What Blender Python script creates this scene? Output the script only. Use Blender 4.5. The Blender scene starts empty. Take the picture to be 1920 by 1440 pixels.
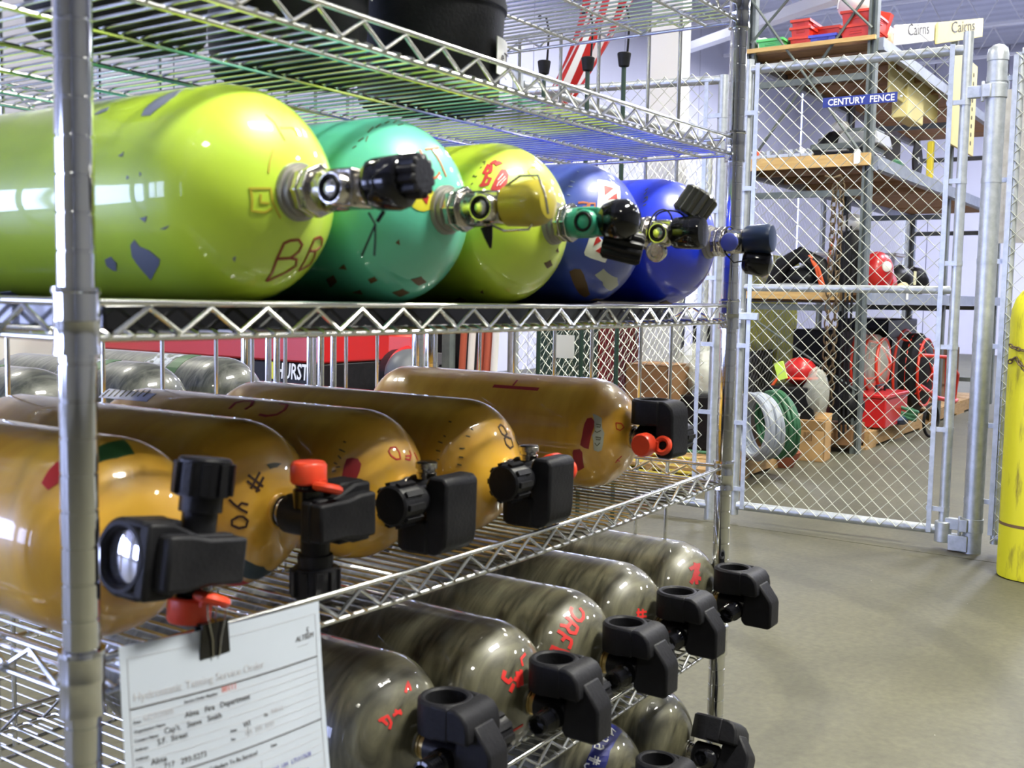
import bpy, math, random
from mathutils import Vector, Matrix
R=math.radians; pi=math.pi
random.seed(7)
scene=bpy.context.scene
col=scene.collection
# ---------------------------------------------------------------- camera
CP=Vector((-0.44006,-0.65833,1.08007)); YAW,PIT,ROL,FPX=0.59558,-0.082737,0.018336,2011.1
cf=Vector((math.cos(PIT)*math.cos(YAW),math.cos(PIT)*math.sin(YAW),math.sin(PIT)))
r0=Vector((math.sin(YAW),-math.cos(YAW),0)); u0=r0.cross(cf)
cr=math.cos(ROL)*r0+math.sin(ROL)*u0; cu=-math.sin(ROL)*r0+math.cos(ROL)*u0
cd=bpy.data.cameras.new('camera'); cam=bpy.data.objects.new('camera',cd); col.objects.link(cam)
m=Matrix((cr,cu,-cf)).transposed().to_4x4(); m.translation=CP; cam.matrix_world=m
cd.sensor_width=36; cd.lens=36*FPX/1920; cd.clip_start=.02; cd.clip_end=200
cd.dof.use_dof=True; cd.dof.focus_distance=2.6; cd.dof.aperture_fstop=11
scene.camera=cam
# ---------------------------------------------------------------- world, exposure
scene.view_settings.view_transform='Standard'; scene.view_settings.look='None'
scene.view_settings.exposure=0.36; scene.view_settings.gamma=1; scene.view_settings.use_curve_mapping=False
w=bpy.data.worlds.new('daylight'); scene.world=w; w.use_nodes=True
bg=w.node_tree.nodes['Background']; bg.inputs[0].default_value=(.50,.58,1.0,1); bg.inputs[1].default_value=13.0
# ---------------------------------------------------------------- lamps (high-bay fixtures of the hall, plus added fill lamps)
WARM=(1.0,.97,.84); COOL=(.80,.83,1.0)
# x, y, size_x, size_y, watts, colour
LAMPS=[(1.75,-2.15,1.75,.62,350,(1,.98,.88)),
       (6.0,-.6,.55,.55,125,WARM),(10.5,-.3,.6,.6,95,COOL),(15.5,-.1,.7,.7,170,COOL),(20.5,.1,.7,.7,200,COOL),
       (-3.5,-2.2,.6,.6,40,WARM),(7.0,-5.0,.7,.7,55,WARM),(1.5,4.6,.7,.7,120,WARM),(7.4,.7,.7,.7,60,WARM),(12,4.8,.8,.8,190,COOL),(18,4.8,.8,.8,190,COOL),(13,-5,.7,.7,110,COOL)]  # left-end lamp: added fill; shelving-aisle lamp: added to brighten the yellow partition
LZ=5.6
def make_lamps():
    for (x,y,sx,sy,wt,c) in LAMPS:
        ld=bpy.data.lights.new('bay_and_fill_light','AREA'); ld.shape='RECTANGLE'; ld.size=sx; ld.size_y=sy; ld.energy=wt; ld.color=c
        o=bpy.data.objects.new('bay_and_fill_light',ld); col.objects.link(o); o.location=(x,y,LZ-.13)
make_lamps()
# ---------------------------------------------------------------- helpers
def AT(px,py,X=None,Y=None,Z=None):
    """the point of the hall seen at a pixel of the photograph, on a plane of known X, Y or Z"""
    d=cf*FPX+cr*(px-960)-cu*(py-720)
    t=(X-CP.x)/d.x if X is not None else (Y-CP.y)/d.y if Y is not None else (Z-CP.z)/d.z
    return CP+d*t
def frame(d):
    d=Vector(d).normalized(); a=Vector((0,0,1)) if abs(d.z)<.9 else Vector((1,0,0))
    u=d.cross(a).normalized(); return u,d.cross(u).normalized(),d
class MB:
    def __init__(s): s.v=[]; s.f=[]
    def add(s,v,f):
        n=len(s.v); s.v+=[tuple(q) for q in v]; s.f+=[tuple(i+n for i in q) for q in f]; return s
    def box(s,c,size,rot=None,taper=1.0):
        x,y,z=[k/2 for k in size]; v=[Vector((a*x*(taper if d<0 else 1),b*y*(taper if d<0 else 1),d*z)) for d in (-1,1) for a,b in ((-1,-1),(1,-1),(1,1),(-1,1))]
        if rot is not None: v=[rot@q for q in v]
        c=Vector(c); return s.add([q+c for q in v],[(3,2,1,0),(4,5,6,7),(0,1,5,4),(1,2,6,5),(2,3,7,6),(3,0,4,7)])
    def tube(s,pts,r,n=8,closed=False):
        pts=[Vector(p) for p in pts]; m=len(pts); rs=r if isinstance(r,(list,tuple)) else [r]*m
        v=[]; u=None
        for i,p in enumerate(pts):
            a=pts[i-1] if (i>0 or closed) else p; b=pts[(i+1)%m] if (i<m-1 or closed) else p
            d=b-a
            if d.length<1e-9: d=Vector((0,0,1))
            d.normalize()
            if u is None: u,_,_=frame(d)
            u=(u-d*u.dot(d)); u=u.normalized() if u.length>1e-6 else frame(d)[0]
            w_=d.cross(u)
            v+=[p+(u*math.cos(2*pi*k/n)+w_*math.sin(2*pi*k/n))*rs[i] for k in range(n)]
        f=[]
        for i in range(m if closed else m-1):
            j=(i+1)%m
            f+=[(i*n+k,i*n+(k+1)%n,j*n+(k+1)%n,j*n+k) for k in range(n)]
        if not closed: f+=[tuple(range(n-1,-1,-1)),tuple(range((m-1)*n,m*n))]
        return s.add(v,f)
    def lathe(s,o,axis,prof,n=24):
        u,w_,d=frame(axis); o=Vector(o); v=[]; f=[]
        for (a,r) in prof: v+=[o+d*a+(u*math.cos(2*pi*k/n)+w_*math.sin(2*pi*k/n))*max(r,1e-5) for k in range(n)]
        m=len(prof)
        for i in range(m-1): f+=[(i*n+k,i*n+(k+1)%n,(i+1)*n+(k+1)%n,(i+1)*n+k) for k in range(n)]
        f+=[tuple(range(n-1,-1,-1)),tuple(range((m-1)*n,m*n))]
        return s.add(v,f)
    def prism(s,poly,o,u,w_,t,th):
        o,u,w_,t=Vector(o),Vector(u),Vector(w_),Vector(t); n=len(poly)
        v=[o+u*a+w_*b+t*(-th/2) for a,b in poly]+[o+u*a+w_*b+t*(th/2) for a,b in poly]
        return s.add(v,[tuple(range(n-1,-1,-1)),tuple(range(n,2*n))]+[(i,(i+1)%n,n+(i+1)%n,n+i) for i in range(n)])
    def sphere(s,c,r,n=14,m=8,sc=(1,1,1)):
        v=[];f=[]; c=Vector(c)
        for i in range(m+1):
            a=pi*i/m; rr=max(math.sin(a),1e-3)
            v+=[c+Vector((math.cos(2*pi*k/n)*rr*sc[0],math.sin(2*pi*k/n)*rr*sc[1],math.cos(a)*sc[2]))*r for k in range(n)]
        for i in range(m): f+=[(i*n+k,(i+1)*n+k,(i+1)*n+(k+1)%n,i*n+(k+1)%n) for k in range(n)]
        return s.add(v,f)
    def torus(s,c,axis,Rr,r,n=24,k=8,a0=0,a1=2*pi):
        u,w_,d=frame(axis); c=Vector(c); full=abs(a1-a0-2*pi)<1e-6; m=n if full else n+1
        return s.tube([c+(u*math.cos(a0+(a1-a0)*i/n)+w_*math.sin(a0+(a1-a0)*i/n))*Rr for i in range(m)],r,k,closed=full)
    def mesh(s,name,mat,smooth=True,ang=38):
        me=bpy.data.meshes.new(name); me.from_pydata(s.v,[],s.f); me.materials.append(mat)
        if smooth:
            me.polygons.foreach_set('use_smooth',[True]*len(me.polygons)); me.set_sharp_from_angle(angle=R(ang))
        me.update(); return me
    def build(s,name,mat,parent=None,smooth=True,ang=38,bevel=0,**tags):
        o=bpy.data.objects.new(name,s.mesh(name,mat,smooth,ang)); col.objects.link(o)
        if parent is not None: o.parent=parent
        if bevel:
            b=o.modifiers.new('bevel','BEVEL'); b.width=bevel; b.segments=2; b.limit_method='ANGLE'; b.angle_limit=R(40)
        for k,v in tags.items(): o['category' if k=='cat' else k]=v
        return o
def empty(name,loc,label,cat,group=None,rot=(0,0,0)):
    o=bpy.data.objects.new(name,None); col.objects.link(o); o.location=loc; o.rotation_euler=rot; o.empty_display_size=.05
    o['label']=label; o['category']=cat
    if group: o['group']=group
    return o
def child(me,name,parent,loc=(0,0,0),rot=None,**tags):
    o=bpy.data.objects.new(name,me); col.objects.link(o); o.parent=parent; o.location=loc
    if rot: o.rotation_euler=rot
    for k,v in tags.items(): o[k]=v
    return o
def copy_tree(o,parent=None):
    c=o.copy(); col.objects.link(c)
    if parent is not None: c.parent=parent
    for ch in list(o.children): copy_tree(ch,c)
    return c
# ---------------------------------------------------------------- materials
def mat(name,c,rough=.5,metal=0,c2=None,scale=8,lo=.35,hi=.65,bump=0,bscale=None,coat=0,stretch=(1,1,1),detail=6,rough2=None,alpha=1,trans=0,ior=1.45,dist=0,spec=.5):
    m=bpy.data.materials.new(name); m.use_nodes=True; nt=m.node_tree; b=nt.nodes['Principled BSDF']
    b.inputs['Base Color'].default_value=(*c,1); b.inputs['Roughness'].default_value=rough; b.inputs['Metallic'].default_value=metal
    b.inputs['Coat Weight'].default_value=coat; b.inputs['Coat Roughness'].default_value=.03; b.inputs['IOR'].default_value=ior; b.inputs['Specular IOR Level'].default_value=spec
    if alpha<1: b.inputs['Alpha'].default_value=alpha
    if trans: b.inputs['Transmission Weight'].default_value=trans
    if c2 or bump:
        tc=nt.nodes.new('ShaderNodeTexCoord'); mp=nt.nodes.new('ShaderNodeMapping'); mp.inputs['Scale'].default_value=stretch
        nt.links.new(tc.outputs['Object'],mp.inputs[0])
    if c2:
        nz=nt.nodes.new('ShaderNodeTexNoise'); nz.inputs['Scale'].default_value=scale; nz.inputs['Detail'].default_value=detail; nz.inputs['Roughness'].default_value=.6; nz.inputs['Distortion'].default_value=dist
        rp=nt.nodes.new('ShaderNodeValToRGB'); rp.color_ramp.elements[0].position=lo; rp.color_ramp.elements[1].position=hi
        rp.color_ramp.elements[0].color=(*c,1); rp.color_ramp.elements[1].color=(*c2,1)
        nt.links.new(mp.outputs[0],nz.inputs['Vector']); nt.links.new(nz.outputs[0],rp.inputs[0]); nt.links.new(rp.outputs[0],b.inputs['Base Color'])
        if rough2 is not None:
            mr=nt.nodes.new('ShaderNodeMapRange'); mr.inputs[1].default_value=lo; mr.inputs[2].default_value=hi; mr.inputs[3].default_value=rough; mr.inputs[4].default_value=rough2
            nt.links.new(nz.outputs[0],mr.inputs[0]); nt.links.new(mr.outputs[0],b.inputs['Roughness'])
    if bump:
        n2=nt.nodes.new('ShaderNodeTexNoise'); n2.inputs['Scale'].default_value=bscale or scale*4; n2.inputs['Detail'].default_value=4
        bp=nt.nodes.new('ShaderNodeBump'); bp.inputs['Strength'].default_value=bump; bp.inputs['Distance'].default_value=.004
        nt.links.new(mp.outputs[0],n2.inputs['Vector']); nt.links.new(n2.outputs[0],bp.inputs['Height']); nt.links.new(bp.outputs[0],b.inputs['Normal'])
    return m
def emit(name,c,s):
    m=bpy.data.materials.new(name); m.use_nodes=True; b=m.node_tree.nodes['Principled BSDF']
    b.inputs['Base Color'].default_value=(*c,1); b.inputs['Emission Color'].default_value=(*c,1); b.inputs['Emission Strength'].default_value=s; return m
CH=mat('chrome_wire',(.72,.73,.72),.2,1.0)
CHP=mat('chrome_post',(.70,.71,.72),.09,1.0)
CHV=mat('chrome_valve',(.66,.64,.60),.16,1.0,c2=(.45,.42,.38),scale=60,bump=.15)
GALV=mat('galvanised_steel',(.42,.45,.47),.42,.7,c2=(.54,.57,.60),scale=30,bump=.1)
GWIRE=mat('galvanised_wire',(.50,.52,.46),.45,.55)
STEEL=mat('grey_painted_steel',(.09,.11,.11),.5,.2,c2=(.14,.16,.155),scale=12)
BLUEST=mat('bluegrey_steel',(.22,.25,.31),.45,.3,c2=(.30,.33,.40),scale=10)
BLACK=mat('black_plastic',(.007,.007,.009),.36,c2=(.012,.012,.014),scale=40,bump=.12,bscale=300,spec=.22)
RUBBER=mat('black_rubber',(.008,.008,.010),.5,c2=(.014,.014,.016),scale=25,bump=.12,bscale=260,spec=.17)
GLOSSB=mat('glossy_black_plastic',(.005,.005,.006),.12,coat=.45,spec=.25)
NAVY=mat('navy_plastic',(.008,.018,.05),.35)
YELLOW=mat('lime_yellow_paint',(.51,.71,.04),.42,c2=(.44,.63,.05),scale=7,coat=.9,bump=.06,bscale=60)
YELLOW2=mat('yellow_green_paint',(.52,.68,.04),.42,c2=(.44,.58,.05),scale=9,coat=.9,bump=.06,bscale=60)
TEAL=mat('seafoam_paint',(.105,.52,.36),.42,c2=(.08,.43,.28),scale=8,coat=.8,bump=.08,bscale=50)
BLUE1=mat('scuffed_blue_paint',(.022,.05,.33),.4,c2=(.07,.11,.36),scale=14,lo=.45,hi=.8,coat=.6,bump=.1,bscale=60)
BLUE2=mat('bright_blue_paint',(.010,.035,.62),.35,c2=(.008,.028,.50),scale=8,coat=.8,bump=.06,bscale=60)
ORANGE=mat('amber_fibreglass_wrap',(.50,.25,.022),.34,c2=(.72,.43,.05),scale=5,lo=.3,hi=.7,coat=1.0,stretch=(1,3.5,1),bump=.05,bscale=90,detail=8)
CARBON=mat('grey_carbon_wrap',(.020,.018,.010),.42,c2=(.135,.128,.078),scale=34,lo=.36,hi=.72,coat=1.0,stretch=(.30,1.5,.30),bump=.1,bscale=60,detail=12,dist=.8)
CARBON2=mat('mottled_carbon_wrap',(.022,.026,.02),.4,c2=(.12,.125,.10),scale=22,lo=.36,hi=.66,coat=1.0,stretch=(1,4,1),bump=.08,bscale=60,detail=10,dist=1)
PAINT={k:mat('mark_'+k,v,.5) for k,v in dict(darkred=(.22,.025,.01),fadedorange=(.47,.40,.03),chip=(.17,.19,.24),orange2=(.42,.11,.03),yellowst=(.62,.58,.03),redst=(.45,.02,.02),
  primer=(.10,.055,.02),stamp=(.07,.07,.03),red=(.48,.018,.015),white=(.75,.76,.74),lightblue=(.25,.3,.5),greytag=(.38,.40,.33),green=(.02,.075,.02),black=(.035,.012,.006),black2=(.05,.025,.004),
  blueg=(.012,.03,.045),darkred2=(.27,.012,.015),paperl=(.42,.46,.60),bluelab=(.006,.012,.16),).items()}
RED=mat('red_plastic_cap',(.65,.06,.02),.35,c2=(.55,.04,.015),scale=30)
REDC=mat('red_crate_plastic',(.62,.035,.015),.4)
REDM=mat('red_paint_metal',(.42,.012,.014),.35,coat=.3)
DRED=mat('dark_red_cloth',(.22,.012,.015),.7)
ORG=mat('orange_red_plastic',(.70,.10,.02),.4)
BLUEC=mat('blue_crate_plastic',(.05,.07,.50),.4)
GREENC=mat('green_crate_plastic',(.10,.55,.16),.4)
WOOD=mat('pine_board',(.62,.42,.17),.6,c2=(.50,.31,.11),scale=6,stretch=(8,1,8),bump=.1)
WOODB=mat('brown_plywood',(.34,.20,.095),.7,c2=(.22,.12,.055),scale=5,stretch=(6,1,6),bump=.1)
WOODP=mat('pallet_wood',(.42,.27,.12),.75,c2=(.28,.17,.07),scale=8,stretch=(1,6,6),bump=.1)
CARD=mat('cardboard',(.42,.26,.11),.8,c2=(.36,.21,.085),scale=5)
CARDD=mat('brown_cardboard',(.20,.105,.045),.8,c2=(.15,.075,.03),scale=5)
WHITE=mat('white_paint',(.78,.78,.80),.5)
WHITEP=mat('white_plastic',(.72,.72,.70),.4)
PAPER=mat('white_paper',(.38,.42,.48),.75,c2=(.35,.39,.45),scale=4)
INK=mat('grey_ink',(.05,.045,.045),.7); INKB=mat('blue_ink',(.10,.10,.32),.7); INKR=mat('red_ink',(.55,.12,.08),.7); INKL=mat('light_grey_ink',(.36,.36,.38),.7)
SIGNB=mat('blue_sign',(.02,.035,.22),.5)
CREAM=mat('cream_board',(.66,.58,.25),.6,c2=(.60,.52,.22),scale=4)
GCYL=mat('worn_yellow_cylinder_paint',(.62,.58,.012),.5,c2=(.14,.10,.015),scale=11,lo=.54,hi=.68,stretch=(1.6,1.6,.30),detail=10,bump=.2,bscale=40)
RUST=mat('rusty_chain_steel',(.10,.065,.035),.65,.5,c2=(.17,.13,.08),scale=50)
DGREEN=mat('dark_green_pole',(.010,.030,.018),.45)
HOSEG=mat('green_hose',(.03,.12,.055),.45); HOSEW=mat('pale_grey_hose',(.30,.33,.38),.4); HOSER=mat('terracotta_hose',(.40,.085,.045),.6); HOSEP=mat('white_hose',(.7,.68,.66),.6)
CLEAR=mat('clear_plastic_film',(.75,.77,.70),.18,alpha=.32)
YPANEL=mat('yellow_sheet',(.88,.84,.008),.5,c2=(.82,.78,.008),scale=3)
KNOBY=mat('amber_translucent_knob',(.42,.36,.03),.3,c2=(.34,.28,.02),scale=20,coat=.4)
TEALV=mat('teal_painted_valve',(.03,.26,.16),.35,coat=.3)
GREYP=mat('grey_plastic',(.20,.21,.23),.45)
LENS=mat('gauge_lens',(.85,.85,.88),.04,.95)
MARKS={
 'y1':[
  ('marker_lettering','darkred','s',0.0022,[(52.3,174.2),(50.1,173.8),(47.9,173.6),(45.8,173.4),(43.9,172.6),(42,171.7),(40.2,171),(38.5,170.2),(36.7,169.5),(35.2,169.2),(33.6,168.9),(32.1,168.6),(30.5,168.4),(29,168.2),(27.5,168.1),(26.3,171.5),(25.2,175.4),(24.9,179.7),(24.7,-175.8),(24.7,-171),(26.4,-167.3),(28.2,-163.7),(30,-165.6),(32,-167.2),(33,-170.4),(34.1,-173.4),(35.3,-176),(35.4,-179.5),(35.7,177.1),(36,173.9),(36.5,170.9)]),
  ('marker_lettering','darkred','s',0.0022,[(35.3,-176),(35.9,-171.7),(36.9,-167.2),(39.1,-166.4),(41.5,-165.4),(42.3,-168),(43.2,-170.4),(44.2,-172.6),(45.3,-174.6),(46.1,-176.6),(47,-178.4),(47.9,179.9),(48.9,178.3),(50,176.8),(51.2,175.5),(52.3,174.2)]),
  ('marker_lettering','darkred','s',0.0022,[(46.9,-159.2),(45.3,-158.6),(43.8,-157.8),(42.4,-156.9),(41,-155.8),(39.4,-154.9),(37.8,-153.9),(36.4,-152.7),(35,-151.3),(33.4,-149.8),(31.9,-148),(30.6,-145.9),(29.3,-143.5),(30.6,-138.5),(32.4,-133.6),(37.4,-129.9),(39.5,-131.1),(41.8,-132),(40.4,-136.8),(39.6,-141.2),(35.8,-149.1)]),
  ('marker_lettering','darkred','s',0.0022,[(39.6,-141.2),(42,-141.7),(44.7,-141.9),(45.8,-143.4),(47.1,-144.7),(48.5,-145.8),(47.5,-149.6),(47,-153),(46.8,-156.2),(46.9,-159.2)]),
  ('faded_lettering','fadedorange','s',0.0016,[(43.4,14.5),(42,13.9),(40.6,13.3),(39.2,12.5),(37.9,11.6),(36.3,11.8),(34.8,11.9),(33.2,11.9),(31.7,11.8),(30.1,11.6),(28.4,11.3),(26.8,10.8)]),
  ('faded_lettering','fadedorange','s',0.0016,[(34.2,9),(34.4,5.5),(34.7,1.8),(35.2,-2.1),(35.9,-6),(35,-8.3),(34.2,-10.9),(31.3,-10.2)]),
  ('faded_lettering','fadedorange','s',0.0016,[(24.5,35.4),(23.7,39.2),(23.1,43.2),(22.5,47.2),(22.1,51.4),(21.5,55.1),(21,59),(20.6,62.9),(20.3,66.9)]),
  ('faded_lettering','fadedorange','s',0.0016,[(29.3,91.1),(27.9,90.9),(26.5,90.8),(25.1,90.6),(23.7,90.4),(22.2,90.1),(20.8,89.8),(19.3,89.5),(17.8,89.1),(17.6,93.5),(17.5,98.1),(17.5,102.6),(17.6,107.2),(17.7,111.8),(17.5,116.5),(17.3,121.3),(17.3,126.3),(17.4,131.3),(17.5,136.3),(17.8,141.2)]),
  ('faded_lettering','fadedorange','s',0.0016,[(28.2,92.4),(28.1,95.7),(28,99.1),(28,102.5),(28.4,105.3),(28.8,108),(29.2,110.7),(29.7,113.3),(28.5,114.4),(27.2,115.7),(25.9,117.1),(24.7,118.6),(23.4,120.3),(22,120.1),(20.5,119.8),(19.1,119.5)]),
  ('faded_lettering','fadedorange','s',0.0016,[(23.3,97.2),(23.4,100.6),(23.7,103.9),(24,107.2),(22.6,108.4),(21.1,109.6),(19.7,111.1)]),
  ('paint_chip','chip','p',0,[(105.2,44.7),(105,33.2),(99.1,22.7),(94.1,34.1),(94.4,42.1),(97.5,50.9),(103.5,50.4)]),
  ('paint_chip','chip','p',0,[(140.1,43.9),(138.5,39.7),(134.9,37.1),(133,41.7),(136.7,44)]),
  ('paint_chip','chip','p',0,[(105.1,119.5),(101.2,116.6),(99.8,120.5),(95,122.7),(91.6,128.1),(94.5,131.4),(108.4,142.7),(108,138.9),(108.1,133.1),(108.3,126.6)]),
  ('paint_chip','chip','p',0,[(127.3,127.8),(122.2,126.2),(121.2,129.9),(125.4,135.8),(127.6,135.4),(129.4,132)]),
  ('paint_chip','chip','p',0,[(243,160.8),(230.6,158.5),(233,165.8),(257,175.6)]),
  ('paint_chip','chip','p',0,[(80.9,111.7),(73.9,110.4),(77.4,112.2)]),
  ('paint_chip','chip','p',0,[(93.4,105.8),(88.4,104.9),(90.7,107.8)]),
  ('paint_chip','chip','p',0,[(104.6,73.5),(103.7,72.2),(103.5,75)]),
  ('paint_chip','chip','p',0,[(106.5,74.2),(104.1,73),(104.9,74.9)]),
  ('paint_chip','chip','p',0,[(50.5,140.8),(48.4,140.8),(51.1,143.9)]),
  ('paint_chip','chip','p',0,[(91.2,83.4),(90.1,84.5),(91,85.5)]),
  ('paint_chip','chip','p',0,[(99.1,84.7),(97.7,85.6),(99,86.6)]),
 ],
 't':[
  ('marker_lettering','orange2','s',0.0022,[(38.9,12.7),(39.2,8.3),(39.8,0.5),(41.1,-5),(43.1,-11.1)]),
  ('marker_lettering','orange2','s',0.0022,[(38.6,2.7),(36.4,1.9),(34.2,0.8),(32.5,0.3),(30.9,-0.5),(29.3,-1.5),(27.6,-2),(25.9,-2.6),(24.2,-3.6),(22.4,-4.8),(20.5,-6.5)]),
  ('marker_lettering','orange2','s',0.0022,[(22.9,7.3),(21.1,14.8),(20.4,22.7),(21.1,29.9)]),
  ('marker_lettering','orange2','s',0.0022,[(39.8,20.1),(37.6,20.8),(35.4,21.4),(33.1,23.3)]),
  ('round_sticker','yellowst','p',0,[(12.2,63.3),(12,82.1),(15.2,94),(19.2,96.8),(23.2,94.7),(26.8,90.5),(29,84.4),(29.3,74.9),(27.3,64.7),(23.6,54.7),(18.7,47.7),(14.9,49.9)]),
  ('sticker_emblem','redst','p',0,[(17.3,83.6),(21.7,73.6),(20.2,62.1),(16.7,67.2)]),
  ('paint_chip','primer','p',0,[(49.3,163.1),(44.6,171.2),(48.4,-177.3),(52.2,176.8)]),
  ('paint_chip','primer','p',0,[(69.9,141.6),(64.8,141.4),(64.8,145.3),(70.5,145.7)]),
  ('paint_chip','primer','p',0,[(65.5,162.4),(58.6,165.6),(60.1,175.2),(66.8,172.4)]),
  ('paint_chip','primer','p',0,[(99.4,137.8),(92.8,134.2),(93.7,140.1),(101.1,145.4)]),
  ('paint_chip','primer','p',0,[(41.9,123.3),(39.2,121.3),(40,127)]),
  ('paint_chip','primer','p',0,[(85.7,129.3),(79.8,126.8),(79.9,130.7)]),
  ('paint_chip','primer','p',0,[(90.6,151.1),(81.7,148.8),(83.5,153.6)]),
  ('stamped_marks','stamp','s',0.0011,[(71.6,37),(71.9,33.6),(72.5,30)]),
  ('stamped_marks','stamp','s',0.0011,[(70.6,29.6),(71,26.6),(71.6,23.3)]),
  ('stamped_marks','stamp','s',0.0011,[(70.3,20.5),(71.6,14.7)]),
  ('stamped_marks','stamp','s',0.0011,[(68.2,14.3),(71.5,7.5)]),
  ('stamped_marks','stamp','s',0.0011,[(72.7,47),(71.9,44.9),(71.2,42.8)]),
  ('stamped_marks','stamp','s',0.0011,[(73.7,53.2),(72.2,50.7)]),
  ('stamped_marks','stamp','s',0.0011,[(68,45.3),(68.7,42.9),(69.4,40.3)]),
  ('stamped_marks','stamp','s',0.0011,[(63.9,14.9),(64.4,11.6),(65.4,7.7)]),
 ],
 'y2':[
  ('marker_lettering','red','s',0.0035,[(66.3,65.4),(64.9,62.8),(64.6,60),(64.4,57.1),(62.8,55.7)]),
  ('marker_lettering','red','s',0.0035,[(64.6,59.6),(64.6,56.3),(64.8,53),(63.3,51.4),(64,48),(67.2,47.4)]),
  ('marker_lettering','red','s',0.0035,[(67.1,54.6),(67,51.7),(67.1,48.7),(67.3,45.5),(64.5,45.2),(63.7,47.8),(63,50.4)]),
  ('marker_lettering','red','s',0.0035,[(65.9,43.8),(65.3,41.3),(64.8,38.7),(60.8,40.7),(60,37.6)]),
  ('marker_lettering','red','s',0.0035,[(65.2,64.4),(63.1,63.1),(61.1,61.7),(61,58.8),(60.9,55.8)]),
  ('marker_lettering','red','s',0.0035,[(64.4,40.8),(62,42.7),(61.6,37.5)]),
  ('red_tag','red','p',0,[(58.1,65.5),(57.4,56),(56.9,44.2),(54,42.3),(49.9,45.8),(48.3,53.4),(48.7,65.2),(54.8,68.1)]),
  ('tag_print','white','s',0.0008,[(55.3,55.9),(54.8,53.4),(54.3,50.7),(53.9,48)]),
  ('tag_print','white','s',0.0008,[(54,57.9),(53.2,55.3),(52.4,52.6),(51.8,49.6)]),
  ('tag_print','white','s',0.0008,[(52.7,60),(51.9,57.1),(51.2,54.1),(50.6,50.9)]),
  ('tag_print','white','s',0.0008,[(54.3,61.6),(54.2,57.1)]),
  ('faded_lettering','fadedorange','s',0.0014,[(42.3,8.3),(42.8,12.5),(43.5,16.3),(41.4,25.3),(39.1,26.1),(36.8,26.8),(34.5,24.3),(32.3,21.1)]),
  ('stamped_marks','stamp','s',0.001,[(71.7,50.4),(71,48.8)]),
  ('stamped_marks','stamp','s',0.001,[(72.4,44.5),(70.9,42.9),(70.2,45.7)]),
  ('stamped_marks','stamp','s',0.001,[(74.2,58.7),(74.1,57.1),(72.5,58.4)]),
  ('stamped_marks','stamp','s',0.001,[(71.9,59),(71.4,57.4)]),
  ('stamped_marks','stamp','s',0.001,[(73.4,65.2),(72.5,63.6)]),
  ('paint_chip','primer','p',0,[(109,161.7),(101.2,156.1),(99,161),(107.5,171.1)]),
  ('paint_chip','primer','p',0,[(28.7,172.9),(26,-173.1),(31.5,-161.1),(32.8,-173.2)]),
  ('paint_chip','primer','p',0,[(80.7,148.9),(76.8,146.6),(79,151.6)]),
  ('paint_chip','primer','p',0,[(20.4,-160.2),(19.1,-151.7),(23.9,-146.3)]),
 ],
 'b1':[
  ('diamond_sticker','white','p',0,[(54.4,28.5),(51.7,24.9),(43.8,11.7),(40.1,5.2),(34.7,11.8),(29.3,22.9),(32.8,39.5),(37.6,54),(37,66.9),(42,69),(45.6,47.5)]),
  ('diamond_sticker','white','p',0,[(46,94.9),(41.5,95.1),(37.9,97.2),(31.7,107.2),(29,118.9),(32,125.1),(37.3,132.6),(42.1,125.1),(52.1,114.1),(52.4,111.3),(48.5,102.7)]),
  ('sticker_emblem','redst','p',0,[(46.7,30.1),(44.9,27.6),(39.7,20.7),(39.9,33),(41.1,42)]),
  ('sticker_emblem','redst','p',0,[(37.6,46.3),(36.2,36.6),(35.2,21.3),(31.2,29.1)]),
  ('sticker_emblem','redst','p',0,[(41.1,98.1),(39.2,96.4),(36.7,102),(43.9,106.4)]),
  ('sticker_emblem','redst','p',0,[(42.8,112.5),(37.3,109.9),(32.2,107.7),(29.6,114.9),(35.2,122.9)]),
  ('marker_lettering','orange2','s',0.0026,[(59.4,64.4),(55.7,62.6),(51.8,61.5),(51.3,64.4),(50.9,67.3),(50.5,70.1),(52.9,72)]),
  ('marker_lettering','orange2','s',0.0026,[(54.7,67.2),(51.3,65.9)]),
  ('marker_lettering','orange2','s',0.0026,[(49.2,69.7),(49.6,65.5),(50.1,61.2),(45.9,58.8),(45.1,63.3),(44.5,67.7)]),
  ('paint_scuff','primer','p',0,[(68.5,125.3),(63.5,124.2),(58.6,126.5),(57.7,132.9),(59.1,144.6),(63.4,159.8),(69.3,160.8),(70.4,153.3),(69.5,138.6)]),
  ('paint_scuff','primer','p',0,[(69.7,170.6),(64.3,173),(65.3,-172.4)]),
  ('torn_label','greytag','p',0,[(49.6,139.5),(40.7,139.1),(39.1,153.9),(37.6,171.2),(44.8,-174),(51.5,-179.6),(49.5,160),(47.6,154.5)]),
  ('stamped_marks','lightblue','s',0.001,[(73.1,44.9),(69.2,44.9)]),
  ('stamped_marks','lightblue','s',0.001,[(72.5,50.9),(68.9,50.4)]),
  ('stamped_marks','lightblue','s',0.001,[(73.9,30.3),(71.9,31.2)]),
  ('stamped_marks','lightblue','s',0.001,[(70.5,59.1),(68.2,59.1)]),
 ],
 'b2':[
  ('stamped_marks','stamp','s',0.0012,[(80.5,59.2),(78,56.7)]),
  ('stamped_marks','stamp','s',0.0012,[(81.8,55.3),(79.4,52.6)]),
  ('stamped_marks','stamp','s',0.0012,[(82.2,51),(79.9,48.1)]),
  ('stamped_marks','stamp','s',0.0012,[(84,46.5),(83,42)]),
  ('stamped_marks','stamp','s',0.0012,[(85.4,40.6),(84.1,37.2)]),
  ('stamped_marks','stamp','s',0.0012,[(78.8,52.5),(79.9,48.1)]),
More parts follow.
